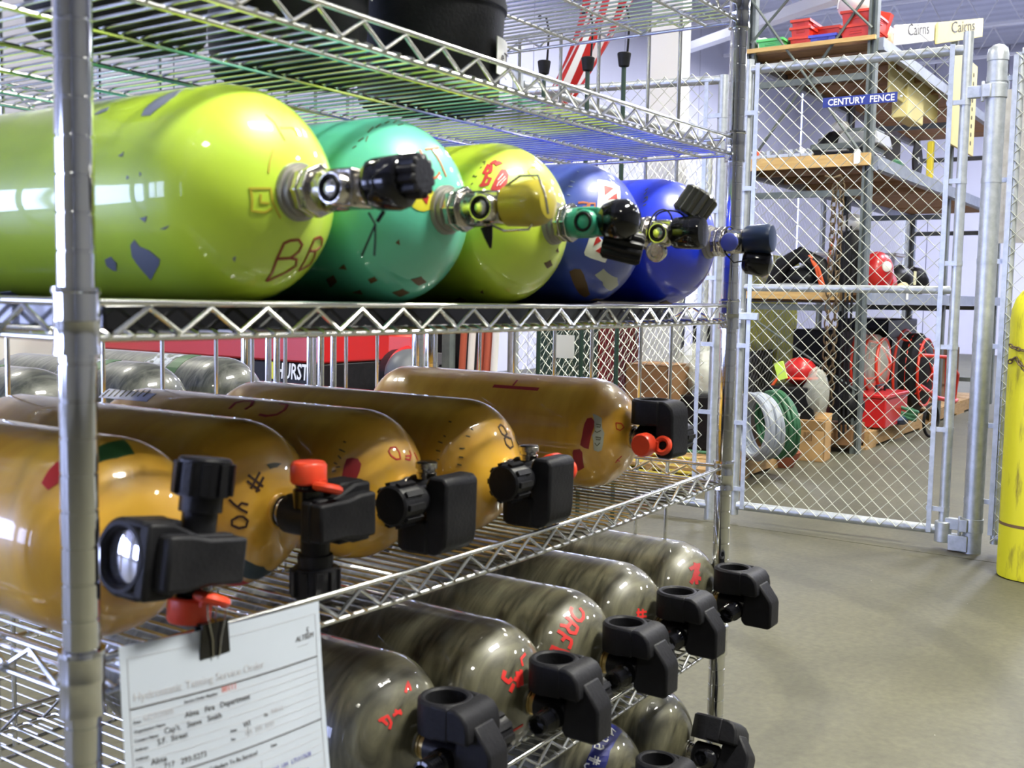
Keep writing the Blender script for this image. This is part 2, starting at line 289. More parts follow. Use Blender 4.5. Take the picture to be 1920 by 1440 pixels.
  ('paint_chip','primer','p',0,[(80.1,165.8),(70.7,164.9),(72.2,-178.2),(79.6,-178.7)]),
  ('paint_chip','primer','p',0,[(101.5,67.6),(100.4,66.6),(100.3,69.1)]),
 ],
 'o1':[
  ('green_label','green','p',0,[(72.2,16.5),(74.1,6.6),(75.6,-5.7),(69.2,-5.3),(58.7,-3.4),(58,10),(60.3,18),(61.1,24.6)]),
  ('red_label','red','p',0,[(79.9,49.4),(82.2,40.9),(82.3,34.3),(77.2,35.2),(69.1,46.1),(72.5,51.9)]),
 ],
 'o2':[
  ('marker_lettering','black','s',0.0024,[(34.9,38.7),(33.1,38.5),(31.2,38.3),(29.4,38),(27.6,37.6),(25.7,37.1),(23.9,36.5),(22,35.6)]),
  ('marker_lettering','black','s',0.0024,[(33.1,45.1),(31.3,45.2),(29.4,45.3),(27.6,45.4),(25.7,45.4),(23.9,45.4),(22,45.4)]),
  ('marker_lettering','black','s',0.0024,[(30.6,24.9),(30,28.5),(29.4,32.2),(28.9,35.9),(28.6,39.7),(28.3,43.4),(28.2,47.2),(28.1,51)]),
  ('marker_lettering','black','s',0.0024,[(26.6,24.5),(25.8,28.6),(25.2,32.9),(24.6,37.2),(24.3,41.7),(24,46.2),(23.8,50.7)]),
  ('marker_lettering','black','s',0.0024,[(39.2,71.5),(37.2,73.5),(35.1,75.8),(33.3,77.4),(31.5,79.1),(29.7,81),(27.6,82.8),(25.5,84.9)]),
  ('marker_lettering','black','s',0.0024,[(25.8,72.9),(28.2,72.8),(30.5,72.7),(31.6,75.8),(32.9,78.7)]),
  ('marker_lettering','black','s',0.0024,[(31.4,89.3),(33.6,91.2),(35.9,92.9),(36.1,98.7),(34.1,101.2),(32.2,104),(29.7,104.6),(27.2,105.2),(26.3,101.3),(25.4,97.2),(26.9,93.5),(28.5,90.2),(31.4,89.3)]),
  ('smudge','stamp','p',0,[(32.9,10),(32.8,-2),(32.2,-14),(29.3,-4.6),(29.1,7.6)]),
  ('blue_label','blueg','p',0,[(51.1,141.5),(44.9,139.5),(39.5,141.4),(39.8,155.7),(42.4,174.8),(58.3,-161),(59.6,-168.9),(60.8,-174.6),(56.3,169.9),(52,153.9)]),
  ('red_label','red','p',0,[(60.7,145.7),(55.4,147.6),(56.8,162.5),(65.9,177.8),(70.7,173.2),(70.3,158.9)]),
 ],
 'o3':[
  ('marker_lettering','darkred2','s',0.0035,[(170.4,27.6),(171,24.5),(171.8,21.3),(173,17.6),(171.9,15.8),(170.8,13.9),(169.9,11.8),(167.7,11.4),(165.5,11.1),(163.3,10.7),(158.1,19.9),(158.1,23.2),(158.3,26.3)]),
  ('marker_lettering','darkred2','s',0.0035,[(142.2,9.5),(138.5,10.4),(134.9,11.3),(132,16.8),(130,21.3),(130.2,23.9),(130.5,26.3),(130.9,28.5),(132.9,29.6),(135,30.6),(137,31.7),(140.3,31.3),(143.5,30.9)]),
  ('red_label','darkred2','p',0,[(54.9,73.9),(55.6,63.7),(55.7,56.7),(52.3,53.8),(47.4,52.3),(43.4,55.8),(42.6,63.8),(43.4,72.2)]),
  ('marker_lettering','red','s',0.0018,[(34.3,11.6),(33.4,1.9),(31,0.4),(28.7,-1.7),(26.2,-0.7),(23.8,0.3),(24.4,11.3),(26.6,15.2),(28.8,18.3),(32.4,17.6),(34.3,11.6)]),
  ('marker_lettering','red','s',0.0018,[(32.8,-27.9),(29.8,-31.4),(27.1,-29.7),(24.5,-28.1)]),
  ('marker_lettering','red','s',0.0018,[(26,-15.9),(28.5,-29.8)]),
  ('marker_lettering','red','s',0.0018,[(23.8,-13.4),(24.3,-28.1)]),
  ('marker_lettering','red','s',0.0018,[(35.1,-40.7),(33.9,-44.2),(33.1,-48.2),(32.6,-52.7)]),
  ('stamped_marks','stamp','s',0.0013,[(64.6,51.3),(61.9,51.5),(59.2,51.6)]),
  ('stamped_marks','stamp','s',0.0013,[(63.1,56.6),(59.7,58.3)]),
  ('stamped_marks','stamp','s',0.0013,[(64.3,63),(61.4,63.6)]),
  ('stamped_marks','stamp','s',0.0013,[(61.4,66.3),(58.3,65)]),
  ('stamped_marks','stamp','s',0.0013,[(63.5,70.3),(60.7,68.8)]),
  ('stamped_marks','stamp','s',0.0013,[(64.9,43.6),(62.5,43.5)]),
  ('paper_label','paperl','p',0,[(290.6,31.7),(294.2,15.9),(245.9,16.8),(243.5,30.2)]),
  ('label_print','stamp','s',0.0016,[(287.8,30.4),(288.4,27),(289.5,23.3),(291,19.1)]),
  ('label_print','stamp','s',0.0016,[(282.5,29.5),(283.2,26),(284.4,22.2),(286.1,17.9)]),
  ('label_print','stamp','s',0.0016,[(277.3,28.6),(278.1,25.1),(279.3,21.1),(281.2,16.7)]),
  ('label_print','stamp','s',0.0016,[(272.1,27.7),(273,24.1),(274.4,20.1),(276.4,15.4)]),
  ('label_print','stamp','s',0.0016,[(267,26.7),(268,23.1),(269.5,18.9),(271.7,14.1)]),
  ('label_print','stamp','s',0.0016,[(262,25.8),(263,22),(264.6,17.8),(267.1,12.6)]),
  ('label_print','stamp','s',0.0016,[(257,24.8),(258.2,21),(259.9,16.5),(262.6,11.2)]),
  ('label_print','stamp','s',0.0016,[(252.1,23.9),(253.3,19.9),(255.3,15.3),(258.3,9.6)]),
 ],
 'o4':[
  ('marker_lettering','black2','s',0.0026,[(41.3,-9),(39,-14.2),(35.9,-15.5),(33.1,-17.5),(29.9,-8.7),(32.4,-2.2),(35.4,-1.5),(38.6,-1.2),(41.3,-9)]),
  ('marker_lettering','black2','s',0.0026,[(29.5,-11.6),(29.3,-19.8),(30,-29),(26.8,-31.5),(24.1,-35.5),(19.8,-21.9),(21,-12.9),(22.7,-5.7),(25.1,-5),(27.4,-4.7),(29.5,-11.6)]),
  ('marker_lettering','black2','s',0.0026,[(39.5,-59),(36.8,-50.9),(39.9,-49.5),(44.5,-49.9)]),
  ('stamped_marks','stamp','s',0.0013,[(71.5,55.1),(69.2,55.5)]),
  ('stamped_marks','stamp','s',0.0013,[(74.4,61.3),(70,61.8)]),
  ('stamped_marks','stamp','s',0.0013,[(74,69.2),(69.8,69.2)]),
  ('stamped_marks','stamp','s',0.0013,[(71.3,76.1),(69.2,76.7)]),
  ('stamped_marks','stamp','s',0.0013,[(52.7,46.8),(49,45.4)]),
  ('stamped_marks','stamp','s',0.0013,[(53.6,62.1),(49.1,60.2)]),
  ('stamped_marks','stamp','s',0.0013,[(52.1,70.6),(48.3,70.1)]),
  ('stamped_marks','stamp','s',0.0013,[(52.4,78.2),(48.5,78.8)]),
  ('stamped_marks','stamp','s',0.0013,[(73.6,40.5),(70.8,40.3)]),
  ('stamped_marks','stamp','s',0.0013,[(52.3,36),(49.9,36.1)]),
 ],
 'o5':[
  ('marker_lettering','darkred2','s',0.0065,[(163.7,38.9),(161.2,38.8),(158.7,38.8),(156.2,38.8),(153.7,38.8),(151.2,38.7),(148.8,38.7),(146.3,38.7),(143.8,38.7),(141.4,38.7),(138.9,38.6),(136.5,38.6),(134.1,38.6),(131.7,38.6),(129.3,38.5),(126.9,38.5),(124.5,38.5),(122.1,38.5)]),
  ('marker_lettering','darkred2','s',0.003,[(146.5,35.7),(146.5,31),(146.9,25.6)]),
  ('red_label','darkred2','p',0,[(68.7,96.4),(66.7,85.8),(65.7,73.4),(63.7,66.2),(59,64.1),(55.2,67.6),(54.4,74.9),(56.6,86.9),(59.3,101.5),(64.2,99.8)]),
  ('red_label','darkred2','p',0,[(78.8,105.3),(77,101.6),(69.4,100.9),(66.8,104.8),(68.5,124),(76.9,127.4),(78.5,124.1)]),
  ('paper_tag','greytag','p',0,[(59,59.3),(54.1,59.4),(47.9,60.8),(45.1,73.8),(41.8,80.7),(42.6,95.2),(44.9,105.9),(48.8,106.9),(53.6,103.8),(53.9,91.4),(55.4,85.1),(53.1,78.4),(55.2,67.6)]),
  ('tag_print','stamp','s',0.0012,[(52.5,70.7),(47.4,70.2),(47.8,73.4),(51.6,73.8)]),
  ('tag_print','stamp','s',0.0012,[(53,79.3),(50.3,80.8),(46.4,77.7)]),
  ('tag_print','stamp','s',0.0012,[(51.6,86.7),(45.6,87.5),(46.4,90.6),(51,90)]),
  ('tag_print','stamp','s',0.0012,[(52.3,94.3),(49.9,98.4),(46.4,94.7)]),
  ('marker_lettering','red','s',0.0014,[(30.6,57),(27.2,54.1),(23.7,50.1),(18.7,53.7),(22.9,69.2),(27.8,68),(29.1,62.3),(30.6,57)]),
  ('marker_lettering','red','s',0.0014,[(34.4,142),(29.4,140.5),(24.5,142.6)]),
  ('marker_lettering','red','s',0.0014,[(31.2,138.8),(29.7,149.4)]),
 ],
 'g1':[
  ('marker_lettering','red','s',0.003,[(44.5,54.3),(42.9,51.5),(41.4,48.5),(39.9,45.3),(37.4,47.6),(34.9,50.2),(34.6,54),(34.4,57.8)]),
  ('marker_lettering','red','s',0.003,[(44.1,51.2),(41.7,52),(39.3,52.9),(37,53.9)]),
  ('marker_lettering','red','s',0.003,[(37.2,35.5),(34.1,34.1),(30.9,32.3)]),
  ('marker_lettering','red','s',0.003,[(36.2,41.9),(35.1,38.1),(34.1,34.1),(33.2,29.7)]),
  ('marker_lettering','red','s',0.003,[(40.5,9.8),(41.9,7),(43.4,4.3),(45,1.5),(46.7,-1.2),(44.3,-0.3),(41.9,0.6),(39.6,1.5)]),
 ],
 'g2':[
  ('marker_lettering','red','s',0.005,[(39.9,38.2),(39.2,42.7),(38.8,47.3),(35.6,47.8),(32.4,48.3),(30.8,40.5)]),
  ('marker_lettering','red','s',0.005,[(27,45.7),(27.1,50.8),(27.3,55.8),(27.6,60.7)]),
  ('marker_lettering','red','s',0.005,[(29.3,38.4),(26.3,36),(23.2,32.8),(20.2,28.2)]),
  ('marker_lettering','red','s',0.005,[(30,30.5),(27.9,25),(26,18.4)]),
  ('marker_lettering','red','s',0.005,[(30.1,24.6),(28.6,27.6),(27,30.6),(25.6,34),(24.2,37.6),(22.8,41.5),(21.5,45.8)]),
  ('marker_lettering','red','s',0.005,[(28.8,16.2),(27.1,18.9),(25.4,21.8),(23.7,24.9),(22.1,28.3),(20.5,32),(19,36.2)]),
  ('marker_lettering','red','s',0.003,[(38.4,-8.3),(36.8,-1.2),(35.8,5.5),(32.9,7.2),(30.1,8.9)]),
  ('marker_lettering','red','s',0.003,[(32.5,135.8),(30.3,137.4),(28.1,139.4),(26,142.1),(23.9,145.5),(22,150),(20.2,155.9)]),
 ],
 'g3':[
  ('marker_lettering','red','s',0.0045,[(61.7,18.4),(60.4,23.5),(57.8,25.3),(55.2,27),(52.4,27.4),(49.6,27.7),(46.5,24.7),(46.7,17.6),(50.2,12.5),(53,12),(55.9,11.4)]),
  ('marker_lettering','red','s',0.0045,[(61.5,32.5),(57,33.2),(52.2,34.3),(48.8,34.7),(45.4,35),(45.1,39.3),(44.9,43.5),(47.5,44.7),(50.1,45.8),(52.4,44.2),(54.7,42.7),(54,38.7),(53.5,34.5)]),
  ('marker_lettering','red','s',0.0045,[(54.4,41.7),(58,42.5),(62,44)]),
  ('marker_lettering','red','s',0.0045,[(62.1,50.1),(59.4,50.5),(56.7,50.9),(54.2,51.8),(51.7,52.6),(49,53),(46.3,53.4),(45.2,57.4),(45.6,61),(46,64.4)]),
  ('marker_lettering','red','s',0.0045,[(52.4,52.3),(53.7,55.3),(55,58.2)]),
  ('marker_lettering','red','s',0.0045,[(62.4,76.4),(63.1,72),(62.8,69.3),(62.5,66.6),(59.3,67.3),(56.2,68.1),(52.7,68.3),(49.3,68.5),(45.8,68.7),(46.3,73.1),(48.9,76.3)]),
 ],
 'g4':[
  ('marker_lettering','red','s',0.003,[(35.4,47),(34.4,51.8),(33.4,56.8),(32.6,61.9),(31.9,67.3)]),
  ('marker_lettering','red','s',0.003,[(30.5,42.5),(29.3,47.9),(28.1,53.6),(27.2,59.6),(26.4,65.8)]),
  ('marker_lettering','red','s',0.003,[(36.2,55.4),(32.5,51.8),(28.7,47.2),(24.9,40.8)]),
  ('marker_lettering','red','s',0.003,[(34.8,62),(30.9,59.3),(26.8,55.7),(22.6,50.7)]),
 ],
 'g5':[
  ('marker_lettering','darkred2','s',0.006,[(50.8,35.4),(48.9,30.8),(47.2,25.6),(45.7,19.7),(44.5,12.9),(43.8,19.3),(43.3,25.2),(43.1,30.8),(43.1,36.2),(43.3,41.3),(38.5,38.7),(33.5,35.1)]),
  ('marker_lettering','darkred2','s',0.006,[(43.5,53.7),(42.6,48.9),(41.8,43.7),(41.1,38.1),(40.7,32.2),(40.5,25.9)]),
  ('marker_lettering','darkred2','s',0.006,[(49.4,19.6),(47.4,23.4),(45.5,27),(43.7,30.7),(42,34.4),(40.4,38.2),(38.9,42),(37.4,46),(36,50.1)]),
 ],
 'al':[
  ('blue_label','bluelab','p',0,[(79.6,-9.8),(77.2,-14.5),(73.2,-19.5),(65.3,-21.3),(62.2,-19.6),(57.5,-1.9),(54.2,15.3),(53.9,28.7),(50.2,44.6),(70.9,53.9),(71.3,44.3),(71.5,33),(75.9,15.9),(79,3.3)]),
  ('label_lettering','white','s',0.0022,[(73.7,-6.2),(70.2,-5.7),(66.9,-5.7),(63.8,-6)]),
  ('label_lettering','white','s',0.0022,[(61.7,2.1),(64.5,3.1),(67.4,3.8),(70.3,4.3),(73.4,4.6)]),
  ('label_lettering','white','s',0.0022,[(71.7,-6.3),(67.7,-2),(64.2,1.6)]),
  ('label_lettering','white','s',0.0022,[(64.6,7.5),(67.5,8),(70.5,8.3),(73.6,8.3)]),
  ('label_lettering','white','s',0.0022,[(63.9,9.8),(66.8,11.3),(69.8,12.6),(72.9,13.6)]),
  ('label_lettering','white','s',0.0022,[(62.3,16.8),(65,17.8),(67.8,18.6),(70.6,19.3),(71.3,14.9)]),
  ('label_lettering','white','s',0.0022,[(62.3,16.8),(62.8,12.6)]),
  ('label_lettering','white','s',0.0022,[(61,26),(63.6,29.4),(66.6,30.1),(69.7,30.7),(70.7,26.7),(66.8,24.7),(64.6,28.8)]),
  ('label_lettering','white','s',0.0022,[(61,26),(63.1,23.3)]),
  ('label_lettering','white','s',0.0022,[(69.8,42.5),(66.7,42.3),(63.6,41.9),(60.6,41.5),(57.6,40.9)]),
  ('label_lettering','white','s',0.0022,[(70.1,44.3),(66.9,44.3),(63.8,44.3),(60.6,44.1),(57.5,43.9)]),
  ('label_lettering','white','s',0.0022,[(64.6,38.3),(64.1,41.3),(63.6,44.3),(63.1,47.3)]),
  ('label_lettering','white','s',0.0022,[(61.4,37.7),(61,40.7),(60.7,43.7),(60.5,46.6)]),
  ('label_lettering','white','s',0.0022,[(67.2,48.5),(70.4,49.2),(71.5,51.6),(69.9,53.5)]),
 ],
}
# ================================================================ the hall
def struct(name,mb,m,**k): return mb.build(name,m,None,kind='structure',**k)
def floor_mat():
    m=mat('sealed_concrete',(.090,.086,.056),.55,c2=(.075,.071,.045),scale=1.3,bump=.15,bscale=70)
    nt=m.node_tree; b=nt.nodes['Principled BSDF']; src=b.inputs['Base Color'].links[0].from_socket
    tc=nt.nodes.new('ShaderNodeTexCoord'); last=src
    # fine grain
    n1=nt.nodes.new('ShaderNodeTexNoise'); n1.inputs['Scale'].default_value=45; n1.inputs['Detail'].default_value=8
    nt.links.new(tc.outputs['Object'],n1.inputs['Vector'])
    r1=nt.nodes.new('ShaderNodeMapRange'); r1.inputs[1].default_value=.3; r1.inputs[2].default_value=.7; r1.inputs[3].default_value=.82; r1.inputs[4].default_value=1.16
    nt.links.new(n1.outputs[0],r1.inputs[0])
    mx=nt.nodes.new('ShaderNodeMix'); mx.data_type='RGBA'; mx.blend_type='MULTIPLY'; mx.inputs[0].default_value=1
    nt.links.new(last,mx.inputs[6]); nt.links.new(r1.outputs[0],mx.inputs[7]); last=mx.outputs[2]
    n3=nt.nodes.new('ShaderNodeTexNoise'); n3.inputs['Scale'].default_value=3.2; n3.inputs['Detail'].default_value=9; n3.inputs['Roughness'].default_value=.65; n3.inputs['Distortion'].default_value=.8
    nt.links.new(tc.outputs['Object'],n3.inputs['Vector'])
    r3=nt.nodes.new('ShaderNodeMapRange'); r3.inputs[1].default_value=.3; r3.inputs[2].default_value=.7; r3.inputs[3].default_value=.80; r3.inputs[4].default_value=1.14
    nt.links.new(n3.outputs[0],r3.inputs[0])
    mx=nt.nodes.new('ShaderNodeMix'); mx.data_type='RGBA'; mx.blend_type='MULTIPLY'; mx.inputs[0].default_value=1
    nt.links.new(last,mx.inputs[6]); nt.links.new(r3.outputs[0],mx.inputs[7]); last=mx.outputs[2]
    # tyre arcs: circles worn into the slab
    for (cx,cy,rad,wd,st) in ((2.08,.94,.74,.075,.20),(2.05,1.28,1.64,.07,.17),(2.05,1.28,1.95,.04,.10),(1.9,1.6,2.75,.09,.10),(5.6,.2,1.5,.10,.10)):
        mp=nt.nodes.new('ShaderNodeVectorMath'); mp.operation='DISTANCE'; mp.inputs[1].default_value=(cx,cy,0)
        nt.links.new(tc.outputs['Object'],mp.inputs[0])
        a=nt.nodes.new('ShaderNodeMath'); a.operation='SUBTRACT'; a.inputs[1].default_value=rad; nt.links.new(mp.outputs['Value'],a.inputs[0])
        c=nt.nodes.new('ShaderNodeMath'); c.operation='ABSOLUTE'; nt.links.new(a.outputs[0],c.inputs[0])
        d=nt.nodes.new('ShaderNodeMapRange'); d.inputs[1].default_value=wd*.6; d.inputs[2].default_value=wd; d.inputs[3].default_value=1-st; d.inputs[4].default_value=1; nt.links.new(c.outputs[0],d.inputs[0])
        mx=nt.nodes.new('ShaderNodeMix'); mx.data_type='RGBA'; mx.blend_type='MULTIPLY'; mx.inputs[0].default_value=1
        nt.links.new(last,mx.inputs[6]); nt.links.new(d.outputs[0],mx.inputs[7]); last=mx.outputs[2]
    # flecks
    v=nt.nodes.new('ShaderNodeTexVoronoi'); v.inputs['Scale'].default_value=9; nt.links.new(tc.outputs['Object'],v.inputs['Vector'])
    d=nt.nodes.new('ShaderNodeMapRange'); d.inputs[1].default_value=.018; d.inputs[2].default_value=.026; d.inputs[3].default_value=1; d.inputs[4].default_value=0; nt.links.new(v.outputs['Distance'],d.inputs[0])
    mx=nt.nodes.new('ShaderNodeMix'); mx.data_type='RGBA'; mx.inputs[7].default_value=(.4,.4,.36,1); nt.links.new(d.outputs[0],mx.inputs[0]); nt.links.new(last,mx.inputs[6]); last=mx.outputs[2]
    nt.links.new(last,b.inputs['Base Color']); return m
FLOOR=floor_mat()
# two slabs with a recessed joint between them, running under the fence
XJ=4.36
struct('floor',MB().box(((-8+XJ-.004)/2,-.5,-.05),(XJ-.004+8,17,.1)).box(((24+XJ+.004)/2,-.5,-.05),(24-XJ-.004,17,.1)).box((8,-.5,-.105),(32,17,.09)),FLOOR,smooth=False)
LAV=mat('pale_wall_panel',(.60,.60,.68),.6,c2=(.55,.55,.64),scale=.6)
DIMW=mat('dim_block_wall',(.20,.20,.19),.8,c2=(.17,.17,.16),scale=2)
CEILM=mat('pale_roof_deck',(.56,.57,.66),.6)
# corrugated roof deck on open web joists
mb=MB()
HZ=6.4
x=-8
pts=[]
while x<24: pts+=[(x,HZ+.04),(x+.16,HZ+.04),(x+.2,HZ),(x+.36,HZ)]; x+=.4
pts=[(-8,HZ+.2)]+pts+[(24,HZ),(24,HZ+.2)]
mb.prism([(a,b) for a,b in pts],(0,-.5,0),(1,0,0),(0,0,1),(0,1,0),17)
struct('ceiling',mb,CEILM,smooth=False)
k=0
for jx in (2,4.5,7,9.5,12,14.5,17,19.5,22):
    k+=1; mb=MB()
    for z in (HZ-.03,HZ-.6): mb.box((jx,-.5,z),(.09,17,.05))
    y=-9
    while y<7.6: mb.tube([(jx,y,HZ-.05),(jx,y+.3,HZ-.58),(jx,y+.6,HZ-.05)],.016,5); y+=.6
    struct('trim_%d'%k,mb,WHITE)
# walls
def wall(name,along,pos,a0,a1,holes=(),m=LAV):
    mb=MB(); hs=sorted(holes)
    def seg(u0,u1,z0,z1):
        if u1-u0<.01 or z1-z0<.01: return
        n=max(1,int((u1-u0)/1.2))
        for i in range(n):   # tall cladding panels, joints recessed
            p,q=u0+(u1-u0)*i/n,u0+(u1-u0)*(i+1)/n; c=((p+q)/2,(z0+z1)/2); s=(q-p-.02,z1-z0)
            if along=='x': mb.box((c[0],pos,c[1]),(s[0],.1,s[1]))
            else: mb.box((pos,c[0],c[1]),(.1,s[0],s[1]))
        if along=='x': mb.box(((u0+u1)/2,pos+(.04 if pos>0 else -.04),(z0+z1)/2),(u1-u0,.06,z1-z0))
        else: mb.box((pos+(.04 if pos>0 else -.04),(u0+u1)/2,(z0+z1)/2),(.06,u1-u0,z1-z0))
    u=a0
    for (h0,h1,z0,z1) in hs:
        seg(u,h0,0,HZ+.05); seg(h0,h1,0,z0); seg(h0,h1,z1,HZ+.05); u=h1
    seg(u,a1,0,HZ+.05)
    return struct(name,mb,m,smooth=False)
wall('wall_back','x',8.05,-8,24,[(-7.4,-2.4,.2,2.3),(14,18.4,.8,2.2)])
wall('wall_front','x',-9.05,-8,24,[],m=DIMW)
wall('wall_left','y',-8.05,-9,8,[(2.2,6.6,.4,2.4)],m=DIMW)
wall('wall_right','y',24.05,-9,8,[(-1.8,2.2,1.5,2.6)])
def glazing(name,along,pos,h0,h1,z0,z1,nu,nz):
    mb=MB()
    for i in range(nu+1):
        u=h0+(h1-h0)*i/nu
        mb.box((u,pos,(z0+z1)/2) if along=='x' else (pos,u,(z0+z1)/2),(.09,.07,z1-z0) if along=='x' else (.07,.09,z1-z0))
    for i in range(nz+1):
        z=z0+(z1-z0)*i/nz
        mb.box(((h0+h1)/2,pos,z) if along=='x' else (pos,(h0+h1)/2,z),(h1-h0,.07,.09) if along=='x' else (.07,h1-h0,.09))
    return struct(name,mb,WHITE,smooth=False)
glazing('window_1','x',8.0,14,18.4,.8,2.2,6,2)
glazing('window_2','y',24.0,-1.8,2.2,1.5,2.6,6,2)
glazing('window_3','x',8.0,-7.4,-2.4,.2,2.3,2,1)
glazing('window_4','y',-8.0,2.2,6.6,.4,2.4,2,1)
# lamp housings, added fill lamps included
for i,(x,y,sx,sy,wt,c) in enumerate(LAMPS):
    t=empty('bay_and_fill_lamp',(x,y,LZ),['high bay ceiling lamp over the aisle in front of the wire rack','high bay lamp over the aisle before the gate','high bay lamp beyond the gate post','high bay lamp deep in the hall aisle','farthest high bay lamp over the aisle','added fill lamp at the left end of the hall aisle','high bay lamp over the right side of the near hall','high bay lamp behind the wire rack','added lamp beside the heavy shelving aisle, brightening the yellow partition','high bay lamp above the far shelving','farthest high bay lamp near the back wall','high bay lamp over the far right of the hall'][i],'lamp')
    MB().box((0,0,0),(sx+.1,sy+.1,.12)).box((0,0,.36),(.04,.04,.62)).build('housing',WHITE,t)
    ms=bpy.data.materials.get('lamp_face%d'%i) or emit('lamp_face%d'%i,c,wt/(sx*sy*3.14)*.9)
    MB().box((0,0,-.065),(sx,sy,.01)).build('diffuser',ms,t)
# white steel column and sloping roof brace
a=AT(1227,150,X=7.9); b=AT(1285,150,X=7.9)
MB().box(((a+b)/2*Vector((1,1,0)) if False else Vector((7.9,(a.y+b.y)/2,HZ/2))),(.16,abs(a.y-b.y),HZ)).build('column',WHITE,None,smooth=False,kind='structure')
p=AT(1240,108,X=14.0); q=AT(1620,-25,X=9.0)
MB().box((0,0,0),(.14,.10,(q-p).length),rot=(q-p).to_track_quat('Z','Y').to_matrix()).build('trim_11',WHITE,None,smooth=False,kind='structure').location=(p+q)/2
p=AT(1290,60,X=18.0); q=AT(1345,110,X=16.0)

# ================================================================ chrome wire rack
L=1.1278; D=.5881
SH=[('upper',1.5248),('second',1.3252),('middle',1.070),('fourth',.8174),('fifth',.5537),('bottom',.340)]
SAG=[.001,.004,.002,.010,.006,.002]
rack=empty('wire_rack',(0,0,0),'tall chrome wire storage rack loaded with gas cylinders on inverted shelves','shelving')
def post_mesh():
    prof=[(0,.0127)]; z=.0254
    while z<1.74:
        prof+=[(z-.0011,.0127),(z-.0006,.0119),(z+.0006,.0119),(z+.0011,.0127)]; z+=.0254
    prof+=[(1.75,.0127),(1.754,.010)]
    return MB().lathe((0,0,0.012),(0,0,1),prof,28).lathe((0,0,0),(0,0,1),[(0,.017),(.006,.017),(.012,.012)],16).mesh('post',CHP)
pm=post_mesh()
for x,y in ((0,0),(L,0),(0,D),(L,D)): child(pm,'post',rack,(x,y,0))
rw=.0027; TR=.0254
def collar_mesh():
    return MB().lathe((0,0,0),(0,0,1),[(.010,.0140),(.0102,.0162),(.007,.0166),(.006,.0156),(-.010,.0153),(-.012,.0158),(-.014,.0153),(-.030,.0153),(-.034,.0160),(-.036,.0160),(-.0362,.0140)],28).mesh('collar',CHP)
cm=collar_mesh()
NW=57
swm=MB().tube([(0,-.0045,.0012),(0,.004,.0042),(0,D/2,.0042),(0,D-.004,.0042),(0,D+.0045,.0012)],.0017,8).mesh('surface_wire',CH)
def sag(i,x): t=min(max(x/L,0),1); return -SAG[i]*4*t*(1-t)
def side_zig():
    mb=MB(); n=8
    pts=[]
    for k in range(2*n+1): pts.append((0,.03+(D-.06)*k/(2*n),-.0035 if k%2 else -TR+.003))
    return mb.tube(pts,.0022,8).mesh('truss_wire',CH)
sz=side_zig()
for i,(nm,z) in enumerate(SH):
    s=MB(); N=14
    xs=[.012+(L-.024)*k/N for k in range(N+1)]
    for y in (0,D):
        s.tube([(x,y,sag(i,x)) for x in xs],rw,10)
        s.tube([(x,y,sag(i,x)-TR) for x in xs],rw,10)
    for x in (0,L):
        for dz in (0,-TR): s.tube([(x,.012,dz),(x,D-.012,dz)],rw,10)
    for y in (.055,.165,.285,.40,.515):
        s.tube([(x,y,sag(i,x)-TR+.0005) for x in [.0]+xs[1:-1]+[L]],.0024,8)
    so=s.build('wire_shelf',CH,rack); so.location=(0,0,z)
    for x,y in ((0,0),(L,0),(0,D),(L,D)): child(cm,'collar',so,(x,y,0))
    for y,ph in ((0,0),(D,.02)):
        mb=MB(); pts=[]; x=.030+ph; k=0
        while x<L-.02: pts.append((x,y,sag(i,x)+(-.0035 if k%2 else -TR+.003))); x+=.0285; k+=1
        mb.tube(pts,.0022,8).build('truss_wire',CH,so)
    for x in (0,L): child(sz,'truss_wire',so,(x,0,0))
    for k in range(NW):
        x=.0235+k*(L-.047)/(NW-1); child(swm,'surface_wire',so,(x,0,-TR+sag(i,x)))
def rod(x,y): MB().tube([(x,y,.50),(x,y,1.53)],.0031,8).build('rod',CH,rack)
for y in (.100,.155,.247,.321,.405,.480): rod(L+.006,y)
for x in (.984,.905,.83,.765,.696,.626,.53,.435,.301,.20,.10): rod(x,D+.006)
for y in (.100,.20,.30,.40,.50): rod(-.006,y)

# black liner sheet lying in the middle shelf tray
MB().box((.50,D/2,1.070-.0135),(.93,D-.04,.0225)).build('liner_sheet',GLOSSB,None,bevel=.002,label='thin black liner slab lying in the middle shelf under the painted cylinders',cat='tray liner')
# ================================================================ gas cylinders
def profile(Rr,dl,Lt,neck=.017):
    pr=[]; n=14
    a0=math.asin(min(1,neck/Rr))
    pr.append((dl*(1-math.cos(a0))-.0035,neck))
    for k in range(n+1):
        a=a0+(pi/2-a0)*k/n; pr.append((dl*(1-math.cos(a)),Rr*math.sin(a)))
    for k in range(1,8): pr.append((dl+(Lt-2*dl)*k/8,Rr))
    for k in range(9):
        a=pi/2*k/8; pr.append((Lt-dl+dl*.8*math.sin(a),max(Rr*math.cos(a),.002)))
    return pr
def on_surf(a,th,Rr,dl,off=.0004):
    t=R(th)
    if a<=90: r=Rr*math.sin(R(a)); o=dl*(1-math.cos(R(a))); nr=math.sin(R(a))*dl; no=-math.cos(R(a))*Rr; l=math.hypot(nr,no); nr/=l; no/=l
    else: r=Rr; o=dl+(a-90)*.002; nr,no=1,0
    n=Vector((-math.sin(t)*nr,no,math.cos(t)*nr)); return Vector((-r*math.sin(t),o,Rr+r*math.cos(t)))+n*off,n
